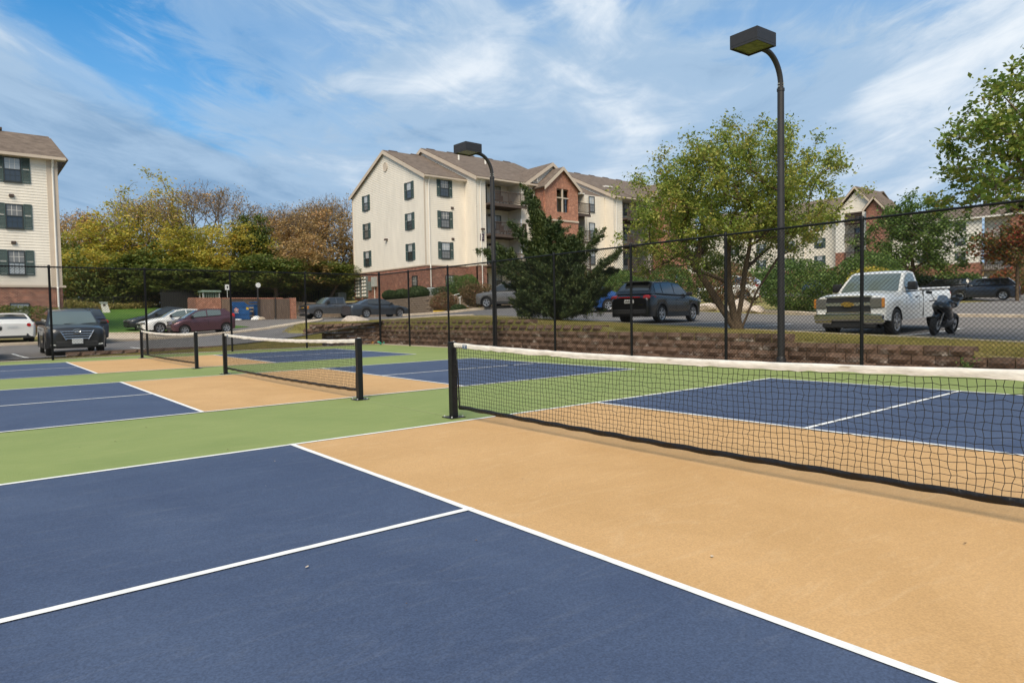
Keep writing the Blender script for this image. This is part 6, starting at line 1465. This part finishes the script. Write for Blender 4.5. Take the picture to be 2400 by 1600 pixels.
def tree(name, label, base, stems, tips, leaf, per, size, spread, barkm, rng, group=None, r0=.16, rt=.008, asp=.55, up=.35, bare=0.0, cat='tree', cover=None):
    """stems: polylines (relative); tips: (n,3) relative; branches link each tip to the nearest inner node"""
    root = thing(name, label, cat, base, 0, group)
    P, par = [], []
    for st in stems:
        pr = -1
        if par and len(st) and np.allclose(st[0], stems[0][0]): pr = 0; st = st[1:]
        for q in st: P.append(np.array(q, float)); par.append(pr); pr = len(P)-1
    hub = np.mean([s[len(s)//2] for s in stems], axis=0); ns = len(P)
    order = np.argsort(np.linalg.norm(tips-hub, axis=1)); ends = []; Dn = [np.array([0, 0, 1.]) if p < 0 else (P[i]-P[p])/(np.linalg.norm(P[i]-P[p])+1e-6) for i, p in enumerate(par)]
    for k in order:
        t = tips[k]; Q = np.array(P); dv = t-Q; dist = np.linalg.norm(dv, axis=1)
        inner = np.linalg.norm(Q-hub, axis=1) < np.linalg.norm(t-hub)*1.02
        cost = dist + np.where(inner, 0, 50) + np.maximum(0, Q[:, 2]-t[2]+.1*dist)*.9
        if ns: cost[0] += 3
        cost = cost + dist*(1-(dv*np.array(Dn)).sum(1)/(dist+1e-6))*.55
        i = int(np.argmin(cost)); a = Q[i]; L_ = dist[i]; n = max(1, min(5, int(L_/(spread*.8))+1)); pr = i
        sag = rng.normal(0, .035, 3)*L_; sag[2] += .04*L_
        for s in range(1, n+1):
            f = s/n; q = a+(t-a)*f+sag*math.sin(f*PI)+(rng.normal(0, .03, 3)*L_/n if s < n else 0); Dn.append((q-P[pr])/(np.linalg.norm(q-P[pr])+1e-6)); P.append(q); par.append(pr); pr = len(P)-1
        ends.append(pr)
    cnt = np.zeros(len(P)); 
    for e in ends: cnt[e] += 1
    for i in range(len(P)-1, 0, -1):
        if par[i] >= 0: cnt[par[i]] += cnt[i]
    rad = rt*np.maximum(cnt, 1)**.5; mx = rad.max(); rad = rad*np.minimum(1, r0/mx) if mx > r0 else np.where(cnt > 3, rad*(r0/mx)**(np.log(np.maximum(cnt, 1))/max(1e-6, np.log(cnt.max()))), rad)
    Pn = np.array(P)+np.array(base)
    V, F = limb_mesh(Pn, par, rad); np_mesh('trunk', V, F, barkm, root)
    T = np.array([Pn[e] for e in ends]); 
    if bare > 0: T = T[rng.uniform(size=len(T)) > bare*np.clip((T[:, 2]-base[2])/(T[:, 2].max()-base[2]), .2, 1)*1.4]
    # leaves: clusters round each twig end and along the last bit of it
    D = np.array([Pn[e]-Pn[par[e]] for e in ends])[:len(T)] if bare == 0 else rng.normal(0, .3, (len(T), 3))
    k = rng.poisson(per, len(T)); idx = np.repeat(np.arange(len(T)), k)
    off = np.clip(rng.normal(0, 1, (len(idx), 3)), -1.5, 1.5)*np.array([spread, spread, spread*.8])*rng.uniform(.25, 1, (len(idx), 1))
    C = T[idx]+off-D[idx]*rng.uniform(0, .7, (len(idx), 1))
    V, F = leaves(C, size, rng, up, asp); np_mesh('crown', V, F, leaf, root)
    return root
def ellipsoid_tips(rng, n, c, rx, ry, rz, lob=.28, inner=.35, flat=-.75):
    """tips in an uneven ellipsoid, thicker near the skin"""
    u = rng.normal(size=(n*3, 3)); u /= np.linalg.norm(u, axis=1, keepdims=True); u = u[u[:, 2] > flat][:n]
    K = rng.normal(size=(14, 3)); K /= np.linalg.norm(K, axis=1, keepdims=True); amp = rng.uniform(-1, 1, 14)
    lobe = (np.maximum(0, u@K.T)**7)@amp*lob+1
    r = (inner+(1-inner)*rng.uniform(0, 1, len(u))**.55)*lobe
    return np.array(c)+u*r[:, None]*np.array([rx, ry, rz])
G = np.random.default_rng
# the leafy tree in the middle right, several stems from one foot
rng = G(21); bx, by = 15.0, 5.85; bz = h(bx, by)-.05
tips = ellipsoid_tips(rng, 560, (.05, .2, 3.95), 3.2, 3.45, 2.5, .38, .22, -.80)
spr = np.array([(.2+rng.uniform(-2.9, 2.9), rng.uniform(-3.1, 3.1), 6.0+rng.uniform(0, .8)) for _ in range(46)])
spr[:, 2] -= .16*(spr[:, 0]**2+spr[:, 1]**2)**.9
tree('leafy_tree', 'multi-stemmed tree turning yellow-green beside the nearer lamp post', (bx, by, bz), [[(0, 0, 0), (-.02, .02, .5), (.05, -.05, 1.1), (.15, -.1, 1.9), (.3, -.2, 2.8), (.35, -.2, 3.7)], [(0, 0, 0), (-.15, .30, .45), (-.3, .75, 1.2), (-.6, 1.25, 2.2), (-.8, 1.6, 3.0)], [(0, 0, 0), (.15, -.12, .4), (.35, -.4, 1.3), (.7, -.9, 2.3), (.9, -1.3, 3.0)], [(0, 0, 0), (-.1, .15, .6), (-.35, .2, 1.6), (-.5, .1, 2.6)]],
     np.concatenate([tips, spr]), M_LEAF_A, 98, .092, .27, M_BARK, rng, r0=.21, rt=.0065)
# tree reaching in from the right edge
rng = G(5); bx, by = 14.3, -2.75; bz = h(bx, by)-.05
tips = np.concatenate([ellipsoid_tips(rng, 330, (0, .1, 4.25), 2.3, 2.15, 2.45, .36, .22, -.42), np.array([(-.9, 2.25, 3.45), (-1.0, 2.5, 3.6), (-.8, 2.0, 4.2), (-.7, 1.75, 4.9), (-.7, 1.45, 5.4), (-.5, 1.0, 6.0), (-.4, .75, 6.4)])])
tree('leafy_tree', 'glossy green tree reaching in from the right edge above the fence', (bx, by, bz), [[(0, 0, 0), (.02, .02, .7), (-.03, .05, 1.5), (0, .1, 2.6), (.05, .1, 3.7), (0, .1, 5)]], tips, M_LEAF_B, 50, .105, .22, M_BARKG, rng, r0=.12, rt=.006, asp=.72)
# green tree before the far building and a red one at the edge
rng = G(6); bx, by = 53.6, 15.0; bz = h(bx, by)
tree('leafy_tree', 'rounded green tree in front of the distant apartment block', (bx, by, bz), [[(0, 0, 0), (0, 0, 1.2), (.1, 0, 2.4), (0, .1, 4), (0, 0, 5.5)]], ellipsoid_tips(rng, 260, (0, 0, 4.5), 4.0, 4.0, 3.9, .3, .2, -.8), M_LEAF_G, 75, .20, .45, M_BARK, rng, r0=.16)
rng = G(7); bx, by = 54.5, 8.4; bz = h(bx, by)
tree('red_maple', 'maple with red and green leaves at the right edge', (bx, by, bz), [[(0, 0, 0), (0, 0, 1.2), (0, 0, 2.6), (0, .1, 4.2)]], ellipsoid_tips(rng, 150, (0, .1, 4.3), 2.3, 2.3, 2.2, .3, .2, -.8), M_LEAF_RED, 46, .20, .40, M_BARK, rng, r0=.12)
# hollywood juniper: twisted plumes
def juniper():
    rng = G(14); bx, by = 13.8, 13.2; bz = h(bx, by)-.05; root = thing('juniper', 'twisted dark green juniper with upswept plumes behind the fence', 'tree', (bx, by, bz))
    fr = Vector((math.sin(CAM_YAW), -math.cos(CAM_YAW), 0)); fd = Vector((math.cos(CAM_YAW), math.sin(CAM_YAW), 0))
    # limbs: (side, depth, height) of the tip and of the knee
    limbs = [((-1.2, .1, 5.3), (-.25, 0, 3.6)), ((-1.0, .15, 5.0), (-.2, .1, 3.4)), ((-1.1, -.1, 4.75), (-.35, 0, 3.2)), ((-.75, .0, 4.5), (-.2, 0, 3.0)), ((-1.1, -.3, 4.6), (-.2, 0, 3.0)), ((-1.75, .3, 3.95), (-.4, 0, 2.6)), ((-2.95, -.4, 2.80), (-1.2, -.2, 2.1)), ((-2.35, .5, 3.05), (-1.0, .2, 2.2)), ((1.75, .2, 3.45), (.6, 0, 2.4)), ((1.05, .5, 3.55), (.4, .2, 2.2)), ((.6, -.4, 3.2), (.2, -.2, 2.2)),
      ((2.35, -.3, 2.65), (1.1, 0, 1.7)), ((2.2, .4, 2.05), (1.0, .2, 1.3)), ((-2.2, -.6, 2.05), (-1.0, -.2, 1.5)), ((-1.9, .2, 1.45), (-.8, 0, 1.0)), ((1.6, -.6, 1.55), (.7, -.2, 1.0)), ((.0, -1.0, 2.6), (0, -.4, 1.6)), ((-.6, -1.0, 2.0), (-.3, -.5, 1.2)), ((.8, -1.0, 1.9), (.4, -.5, 1.1)), ((-.2, .9, 3.0), (0, .4, 2.0)), ((.4, 1.2, 2.2), (.2, .6, 1.4)), ((-.9, .9, 2.6), (-.4, .4, 1.8)),
      ((1.5, .9, 1.4), (.8, .4, .9)), ((-1.4, -.9, 1.1), (-.6, -.5, .6)), ((1.1, -1.1, .9), (.5, -.5, .5)), ((-.3, -1.3, 1.1), (-.1, -.6, .6)), ((-.45, .1, 4.0), (-.1, 0, 2.6)), ((.2, .2, 3.4), (.05, .1, 2.2)), ((-1.2, .5, 2.9), (-.5, .3, 2.0)), ((1.9, -.1, 1.2), (.9, 0, .8)), ((-1.5, .6, 1.9), (-.7, .3, 1.3)), ((0.9, .3, 2.7), (.4, .1, 1.8))]
    m = MB(); C, D = [], []
    loc = lambda s: Vector((bx, by, bz))+fr*s[0]+fd*s[1]+Z3*s[2]
    for tip, knee in limbs:
        a, b, c = loc((0, 0, .1)), loc(knee), loc(tip); pts = []
        for i in range(13):
            t = i/12; p = a*(1-t)**2+b*2*t*(1-t)+c*t*t; p += Vector(rng.normal(0, .03, 3)); pts.append(p)
        m.tube(pts, [.07*(1-i/12)+.008 for i in range(13)], 6)
        lim = (c-b).normalized()
        for i in range(4, 13):
            t = i/12; nb = 3 if i < 12 else 1
            for _ in range(nb):
                d = (lim+Vector(rng.normal(0, .55, 3))+Z3*.35).normalized(); ln = (.75-.35*t)*rng.uniform(.5, 1.1)
                for j in range(int(190+110*(1-t))):
                    f = rng.uniform(0, 1); q = pts[i]+d*ln*f+Vector(rng.normal(0, .085*(1.25-f), 3)); C.append(q); D.append(d)
    # dense skirt of short sprays round the stem
    for _ in range(420):
        z_ = .25+3.6*rng.uniform(0, 1)**1.25; R_ = 1.62*(1-z_/4.7)*math.sqrt(rng.uniform(.05, 1)); a = rng.uniform(0, 2*PI)
        b = loc((R_*math.cos(a)*1.12-.14*z_*.6, R_*math.sin(a)*.8, z_)); d = (fr*math.cos(a)*.8+fd*math.sin(a)*.8+Z3*.75+Vector(rng.normal(0, .25, 3))).normalized(); ln = rng.uniform(.25, .6)
        for j in range(120): f = rng.uniform(0, 1); C.append(b+d*ln*f+Vector(rng.normal(0, .075*(1.25-f), 3))); D.append(d)
    m.build('trunk', M_BARK, root, smooth=50)
    C = np.array([tuple(c) for c in C]); D = np.array([tuple(c) for c in D]); V, F = leaves(C, .10, rng, .2, .26, dirs=D*1.3+np.array([0, 0, .3])); np_mesh('crown', V, F, M_LEAF_J, root)
juniper()
# shrubs
def shrub(name, label, x, y, rx, ry, rz, leaf, n, size, seed, z=None, group=None, clip=False, cat='shrub', zc=None):
    rng = G(seed); z = h(x, y) if z is None else z; root = thing(name, label, cat, (x, y, z), 0, group)
    u = rng.normal(size=(n, 3)); u /= np.linalg.norm(u, axis=1, keepdims=True)
    K = rng.normal(size=(20, 3)); K /= np.linalg.norm(K, axis=1, keepdims=True); lobe = 1 if clip else 1+(np.maximum(0, u@K.T)**9)@rng.uniform(-1, 1, 20)*.28
    r = (.80+.2*rng.uniform(0, 1, n)**.6)*lobe if clip else (.55+.45*rng.uniform(0, 1, n)**.5)*lobe
    C = np.array([x, y, z+(rz*.92 if zc is None else zc)])+u*r[:, None]*np.array([rx, ry, rz]); C = C[C[:, 2] > z+.02]
    V, F = leaves(C, size, rng, .25, .6); np_mesh('crown', V, F, leaf, root)
    m = MB()
    for k in range(6):
        a = 2*PI*k/6+rng.uniform(0, .5); m.tube([(x, y, z-.05), (x+rx*.25*math.cos(a), y+ry*.25*math.sin(a), z+rz*.6), (x+rx*.55*math.cos(a), y+ry*.55*math.sin(a), z+rz*1.25)], [.03, .02, .008], 5)
    m.build('trunk', M_BARK, root)
    if clip:
        bm = bmesh.new(); bmesh.ops.create_icosphere(bm, subdivisions=2, radius=1)
        for v in bm.verts: v.co = Vector((v.co.x*rx*.8, v.co.y*ry*.8, max(-rz*.9, v.co.z*rz*.8)+rz*.92))
        me = bpy.data.meshes.new('inner_foliage'); bm.to_mesh(me); bm.free(); finish(me, M_LEAF_H); o = bpy.data.objects.new('inner_foliage', me); COL.objects.link(o); o.parent = root
    return root
shrub('clipped_shrub', 'leftmost of three clipped dark balls on the stone wall', 24.25, 45.5, .74, .74, .48, M_LEAF_H, 5200, .07, 1, z=2.55, clip=True, group='clipped balls on the wall')
shrub('clipped_shrub', 'middle of three clipped dark balls on the stone wall', 24.35, 43.6, .76, .76, .50, M_LEAF_H, 5200, .07, 2, z=2.55, clip=True, group='clipped balls on the wall')
shrub('clipped_shrub', 'largest and rightmost clipped dark ball on the stone wall', 24.6, 41.5, .98, .9, .58, M_LEAF_H, 5600, .07, 3, z=2.55, clip=True, group='clipped balls on the wall')
shrub('shrub', 'big dark green shrub against the brick base', 26.1, 37.0, 1.35, 1.3, 1.05, M_LEAF_G, 8000, .095, 4, z=2.45)
shrub('shrub', 'rounded russet-tipped shrub left of the lamp post', 24.5, 33.1, 1.25, 1.2, .95, M_LEAF_R, 9500, .085, 5, z=1.75)
shrub('shrub', 'low russet and green shrub on the slope above the wall', 23.1, 35.4, 1.1, 1.0, .85, M_LEAF_R, 7000, .085, 6, z=1.3)
shrub('clipped_shrub', 'small dark clipped shrub by the yellow wheel stop', 23.0, 33.4, .62, .55, .36, M_LEAF_H, 3000, .07, 7, clip=True, z=1.3)
shrub('shrub', 'dark shrub beside the air conditioner', 26.0, 40.1, .9, .8, .55, M_LEAF_H, 3500, .08, 8, z=2.5)
shrub('hedge', 'dark brown-green hedge below the left building', -2.9, 41.3, 4.4, .8, .85, M_LEAF_D, 9000, .10, 9, z=.75, cat='hedge')
for i, (x, y, rx, ry, rz, lf, n, sz, lb) in enumerate([(29.6, 11.7, 2.1, 1.9, 1.55, M_LEAF_G, 13000, .11, 'dense rounded green shrub behind the nearer lamp post'), (31.2, 8.6, 1.5, 1.4, 1.2, M_LEAF_Y, 6000, .11, 'yellow-green shrub between dense shrub and pickup'), (36.5, 11.2, 2.6, 2.0, 1.7, M_LEAF_G, 10000, .13, 'wide green shrub behind the white pickup cab'),
   (30.2, 15.9, 1.5, 1.3, 1.45, M_LEAF_R, 3800, .11, 'thin reddish shrub right of the tree trunk'), (29.4, 19.6, 1.6, 1.4, 1.4, M_LEAF_G, 7000, .11, 'green shrub above the black SUV'), (28.3, 23.8, 2.2, 1.8, 1.3, M_LEAF_G, 8000, .12, 'broad green shrub behind the black SUV roof'), (31.5, 18.0, 1.4, 1.2, 1.9, M_LEAF_D, 5000, .12, 'tall dark shrub behind the tree stems'),
   (34.0, 27.2, 2.2, 1.6, 1.2, M_LEAF_G, 6000, .12, 'green shrub left of the black SUV'), (58, 15.6, 1.9, 1.7, 1.0, M_LEAF_H, 5000, .15, 'clipped round shrub left of the far crossover'), (59.5, 13.2, 2.2, 1.8, 1.2, M_LEAF_G, 6000, .15, 'rounded bright shrub behind the far crossover'), (66, 12, 1.6, 1.6, 1.3, M_LEAF_RED, 4000, .16, 'reddish shrub by the small brick building'), (60, 17.5, 2.2, 2, 1.5, M_LEAF_R, 5000, .16, 'brownish shrub below the far green tree')]):
    shrub('shrub', lb, x, y, rx, ry, rz, lf, n, sz, 40+i)
# woods behind the lots: each tree a thing, the undergrowth one mass
rng = G(77); protos = []
def wood_tree(seed, hgt, wdt, leaf, per, size, bare, nt=130):
    rng = G(seed); hub = hgt*.60
    tips = ellipsoid_tips(rng, nt, (0, 0, hub), wdt, wdt, hgt*.42, .36, .25, -.85)
    st = [(0, 0, 0), (.1, 0, hgt*.15), (rng.normal(0, .3), rng.normal(0, .3), hgt*.32), (rng.normal(0, .4), rng.normal(0, .4), hgt*.55), (rng.normal(0, .5), rng.normal(0, .5), hgt*.8)]
    return tree('wood_tree', 'x', (0, 0, 0), [st], tips, leaf, per, size, wdt*.17, M_BARKG, rng, r0=hgt*.017, rt=.021, bare=bare, asp=.65)
PR = dict(y1=wood_tree(1, 15.5, 4.6, M_LEAF_Y, 46, .25, .10, 200), o1=wood_tree(2, 14, 4.0, M_LEAF_O, 38, .22, .45, 300), o2=wood_tree(3, 12.5, 3.6, M_LEAF_O, 46, .22, .25, 230), g1=wood_tree(5, 12, 3.0, M_LEAF_D, 90, .22, 0, 170), y2=wood_tree(6, 11.5, 3.8, M_LEAF_Y, 70, .22, .1, 190), g2=wood_tree(8, 10, 3.6, M_LEAF_D, 95, .24, 0, 160))
def fork_tree(seed, hgt, leaf, per, size):
    """bare crown: straight forking limbs down to fine twigs"""
    rng = G(seed); root = thing('wood_tree', 'x', 'tree', (0, 0, 0)); P, par, rad, ends = [np.zeros(3)], [-1], [hgt*.016], []
    def grow(i, d, ln, r, lv):
        n = 3 if lv < 2 else 2; k = i
        for s in range(n):
            d = d+rng.normal(0, .07, 3); d[2] += .03; d /= np.linalg.norm(d); P.append(P[k]+d*ln/n); par.append(k); k = len(P)-1; rad.append(max(.012, r*(1-.35*(s+1)/n)))
            if lv > 1 and rng.uniform() < .5 and lv < 7: 
                e = d+rng.normal(0, .55, 3); e /= np.linalg.norm(e); grow(k, e, ln*.5, r*.4, lv+2)
        if lv >= 7: ends.append(k); return
        m_ = 3 if rng.uniform() < .45 else 2; a0 = rng.uniform(0, 2*PI)
        u = np.cross(d, [.3, .5, .8]); u /= np.linalg.norm(u); v = np.cross(d, u)
        for q in range(m_):
            a = a0+2*PI*q/m_+rng.normal(0, .3); sp = rng.uniform(.28, .62); e = d*math.cos(sp)+(u*math.cos(a)+v*math.sin(a))*math.sin(sp); e[2] += .10; e /= np.linalg.norm(e)
            grow(k, e, ln*rng.uniform(.62, .86), r*.64, lv+1)
    grow(0, np.array([0, 0, 1.]), hgt*.30, hgt*.016, 0)
    V, F = limb_mesh(np.array(P), par, np.array(rad)); np_mesh('trunk', V, F, M_BARKG, root)
    T = np.array([P[e] for e in ends]); T = T[rng.uniform(size=len(T)) < .7*np.clip(1.25-T[:, 2]/hgt, .1, 1)]; idx = np.repeat(np.arange(len(T)), rng.poisson(per, len(T)))
    V, F = leaves(T[idx]+rng.normal(0, .35, (len(idx), 3)), size, rng); np_mesh('crown', V, F, leaf, root)
    return root
PR['b1'] = fork_tree(31, 15.0, M_LEAF_O, 9, .20)
used = {}
place = [  # prototype, picture column, depth, height scale, width scale, label
 ('o1', 165, 78, 0.74, 1.0, 'purple-brown bare-topped tree next to the left building'), ('o2', 215, 74, 0.82, 1.0, 'brown leafed tree right of the left building'), ('g2', 150, 70, 0.68, 1.1, 'dark green tree low beside the left building'),
 ('y2', 262, 73, 0.76, 1.05, 'yellowing tree left of the tallest broadleaf'), ('y1', 345, 72, 0.80, 1.15, 'tall yellow-green broadleaf, left of the bare tree'), ('y1', 405, 75, 0.78, .95, 'second tall yellow-green broadleaf touching the bare tree'), ('g2', 330, 67, 0.54, 1.15, 'dark ivy-green tree under the tall broadleaf'),
 ('b1', 505, 73, 0.82, 1.0, 'nearly bare grey tree, tallest in the woods'), ('y2', 450, 70, 0.70, 1.1, 'yellow-green tree below the bare tree'), ('g1', 598, 70, 0.78, .9, 'slim bright green tree right of the bare tree'), ('b1', 632, 80, 0.66, .8, 'thin bare tree behind the slim green one'), ('y2', 560, 69, 0.70, 1.0, 'low yellow-brown tree behind the bin store'),
 ('o2', 672, 74, 0.72, 1.05, 'russet tree between slim green tree and gable'), ('o1', 735, 77, 0.80, 1.05, 'brown tree left of the middle building gable'), ('o1', 790, 80, 0.78, 1.1, 'brown tree partly behind the middle building gable'), ('o2', 715, 69, 0.56, 1.1, 'yellow low tree above the bin store wall'), ('g2', 780, 70, 0.42, 1.1, 'dark green tree at the gable foot'), ('b1', 715, 84, 0.77, .7, 'spindly bare tree above the russet one'),
 ('b1', 205, 80, .72, .9, 'thin bare tree beside the left building'), ('b1', 690, 79, .70, .9, 'bare tree left of the russet group'), ('b1', 770, 84, .80, .9, 'bare tree top above the gable foot trees'), ('b1', 300, 78, .80, .8, 'bare tree behind the tall yellow-green broadleaf'),
 ('g2', 480, 66, 0.40, 1.2, 'dark bushy tree behind the green rack'), ('g2', 640, 66, 0.56, 1.2, 'dark bushy tree behind the bin store sign'), ('y2', 230, 66, 0.50, 1.1, 'low yellow-green tree on the lawn edge'), ('g2', 410, 66, 0.44, 1.2, 'dark bushy tree behind the lawn')]
_F, _Rv, _Uv = cam_axes()
for k, (pn, px, D_, sh_, sw_, lb) in enumerate(place):
    q = CAM_POS+(_F+_Rv*((px-1200)/CAM_F))*D_; src = PR[pn]
    o = src if pn not in used else copy_tree(src); used[pn] = 1
    o.location = (q.x, q.y, h(q.x, q.y)-.1); o.rotation_euler = (0, 0, k*1.7); o.scale = (sw_, sw_, sh_); tag(o, lb, 'tree', 'trees of the woods behind the lots')
def mass(name, label, boxes, leaf, size, seed, dens):
    rng = G(seed); C = []
    for (x0, y0, x1, y1, dep, h0, h1) in boxes:
        L_ = math.hypot(x1-x0, y1-y0); n = int(L_*dep*dens); t = rng.uniform(0, 1, n); s = rng.uniform(-.5, .5, n)*dep
        nx, ny = -(y1-y0)/L_, (x1-x0)/L_; X = x0+(x1-x0)*t+nx*s; Y = y0+(y1-y0)*t+ny*s; cl = rng.uniform(0, 1, max(4, int(L_*.55)))**1.3; top = h0+(h1-h0)*np.interp(t*(len(cl)-1), np.arange(len(cl)), cl)*(1+.25*np.sin(s*2.3+t*L_))
        Zg = hh(np.c_[X, Y]); C.append(np.c_[X, Y, Zg+top*rng.uniform(0, 1, n)**.8])
    V, F = leaves(np.concatenate(C), size, rng, .25, .65); tag(np_mesh(name, V, F, leaf), label, kind='stuff')
mass('undergrowth', 'tangled dark undergrowth along the foot of the woods', [(-14, 67, 12, 67.5, 4, 1.6, 6.4), (12, 66, 30, 64.5, 4, 1.6, 6.4), (-14, 72, 40, 74, 6, 2.5, 8.5)], M_LEAF_D, .24, 3, 200)
mass('tall_grass', 'pale unmown grass strip below the woods', [(-8, 64.9, 9.6, 65.3, 2.2, .5, 1.3)], M_BLADE, .16, 4, 260)
mass('distant_wood', 'distant tree line closing the horizon', [(-160, 150, 60, 190, 22, 9, 15), (60, 190, 230, 130, 22, 9, 16), (230, 130, 260, -60, 22, 7, 13), (-160, 150, -170, 20, 18, 8, 14)], M_LEAF_O, 1.1, 6, 7)
mass('roadside_shrubbery', 'low shrubbery at the back of the far lot', [(72, 40, 90, 24, 4, 1.5, 3), (80, 12, 118, 14, 6, 2.5, 5.5), (64, 34, 96, 62, 4, 2, 3.4)], M_LEAF_G, .3, 8, 60)
# grass blades on the strip above the wall and round the island
def blades(name, label, rects, dens, seed, hgt, zf=None):
    rng = G(seed); C = []
    for x0, x1, y0, y1 in rects:
        n = int((x1-x0)*(y1-y0)*dens); X = rng.uniform(x0, x1, n); Y = rng.uniform(y0, y1, n)
        Zg = hh(np.c_[X, Y]) if zf is None else np.array([zf(a, b) for a, b in zip(X, Y)]); C.append(np.c_[X, Y, Zg])
    C = np.concatenate(C); n = len(C); a = rng.uniform(0, 2*PI, n); wv = np.c_[np.cos(a), np.sin(a), np.zeros(n)]*.011; ln = np.c_[rng.normal(0, .35, n), rng.normal(0, .35, n), np.ones(n)]*hgt*rng.uniform(.4, 1.2, (n, 1))
    V = np.stack([C-wv-[0, 0, .01], C+wv-[0, 0, .01], C+ln], 1).reshape(-1, 3); tag(np_mesh(name, V, np.arange(n*3).reshape(-1, 3), M_BLADE), label, kind='stuff')
blades('grass', 'short straw-green grass above the long wall', [(10.6, 15.7, -5, 21)], 900, 1, .075)
blades('grass', 'short grass on the island by the boulder', [(7.5, 15.5, 21.9, 26.2)], 500, 2, .08, mound)
# ivy tuft and weeds at the wall foot
rng = G(9); C = np.concatenate([np.array([x, y, .12])+rng.normal(0, .07, (60, 3)) for x, y in ((10.05, -2.1), (10.05, -3.3))]); V, F = leaves(C, .07, rng); tag(np_mesh('weeds', V, F, M_LEAF_G), 'green weeds growing from the foot of the long wall', kind='stuff')
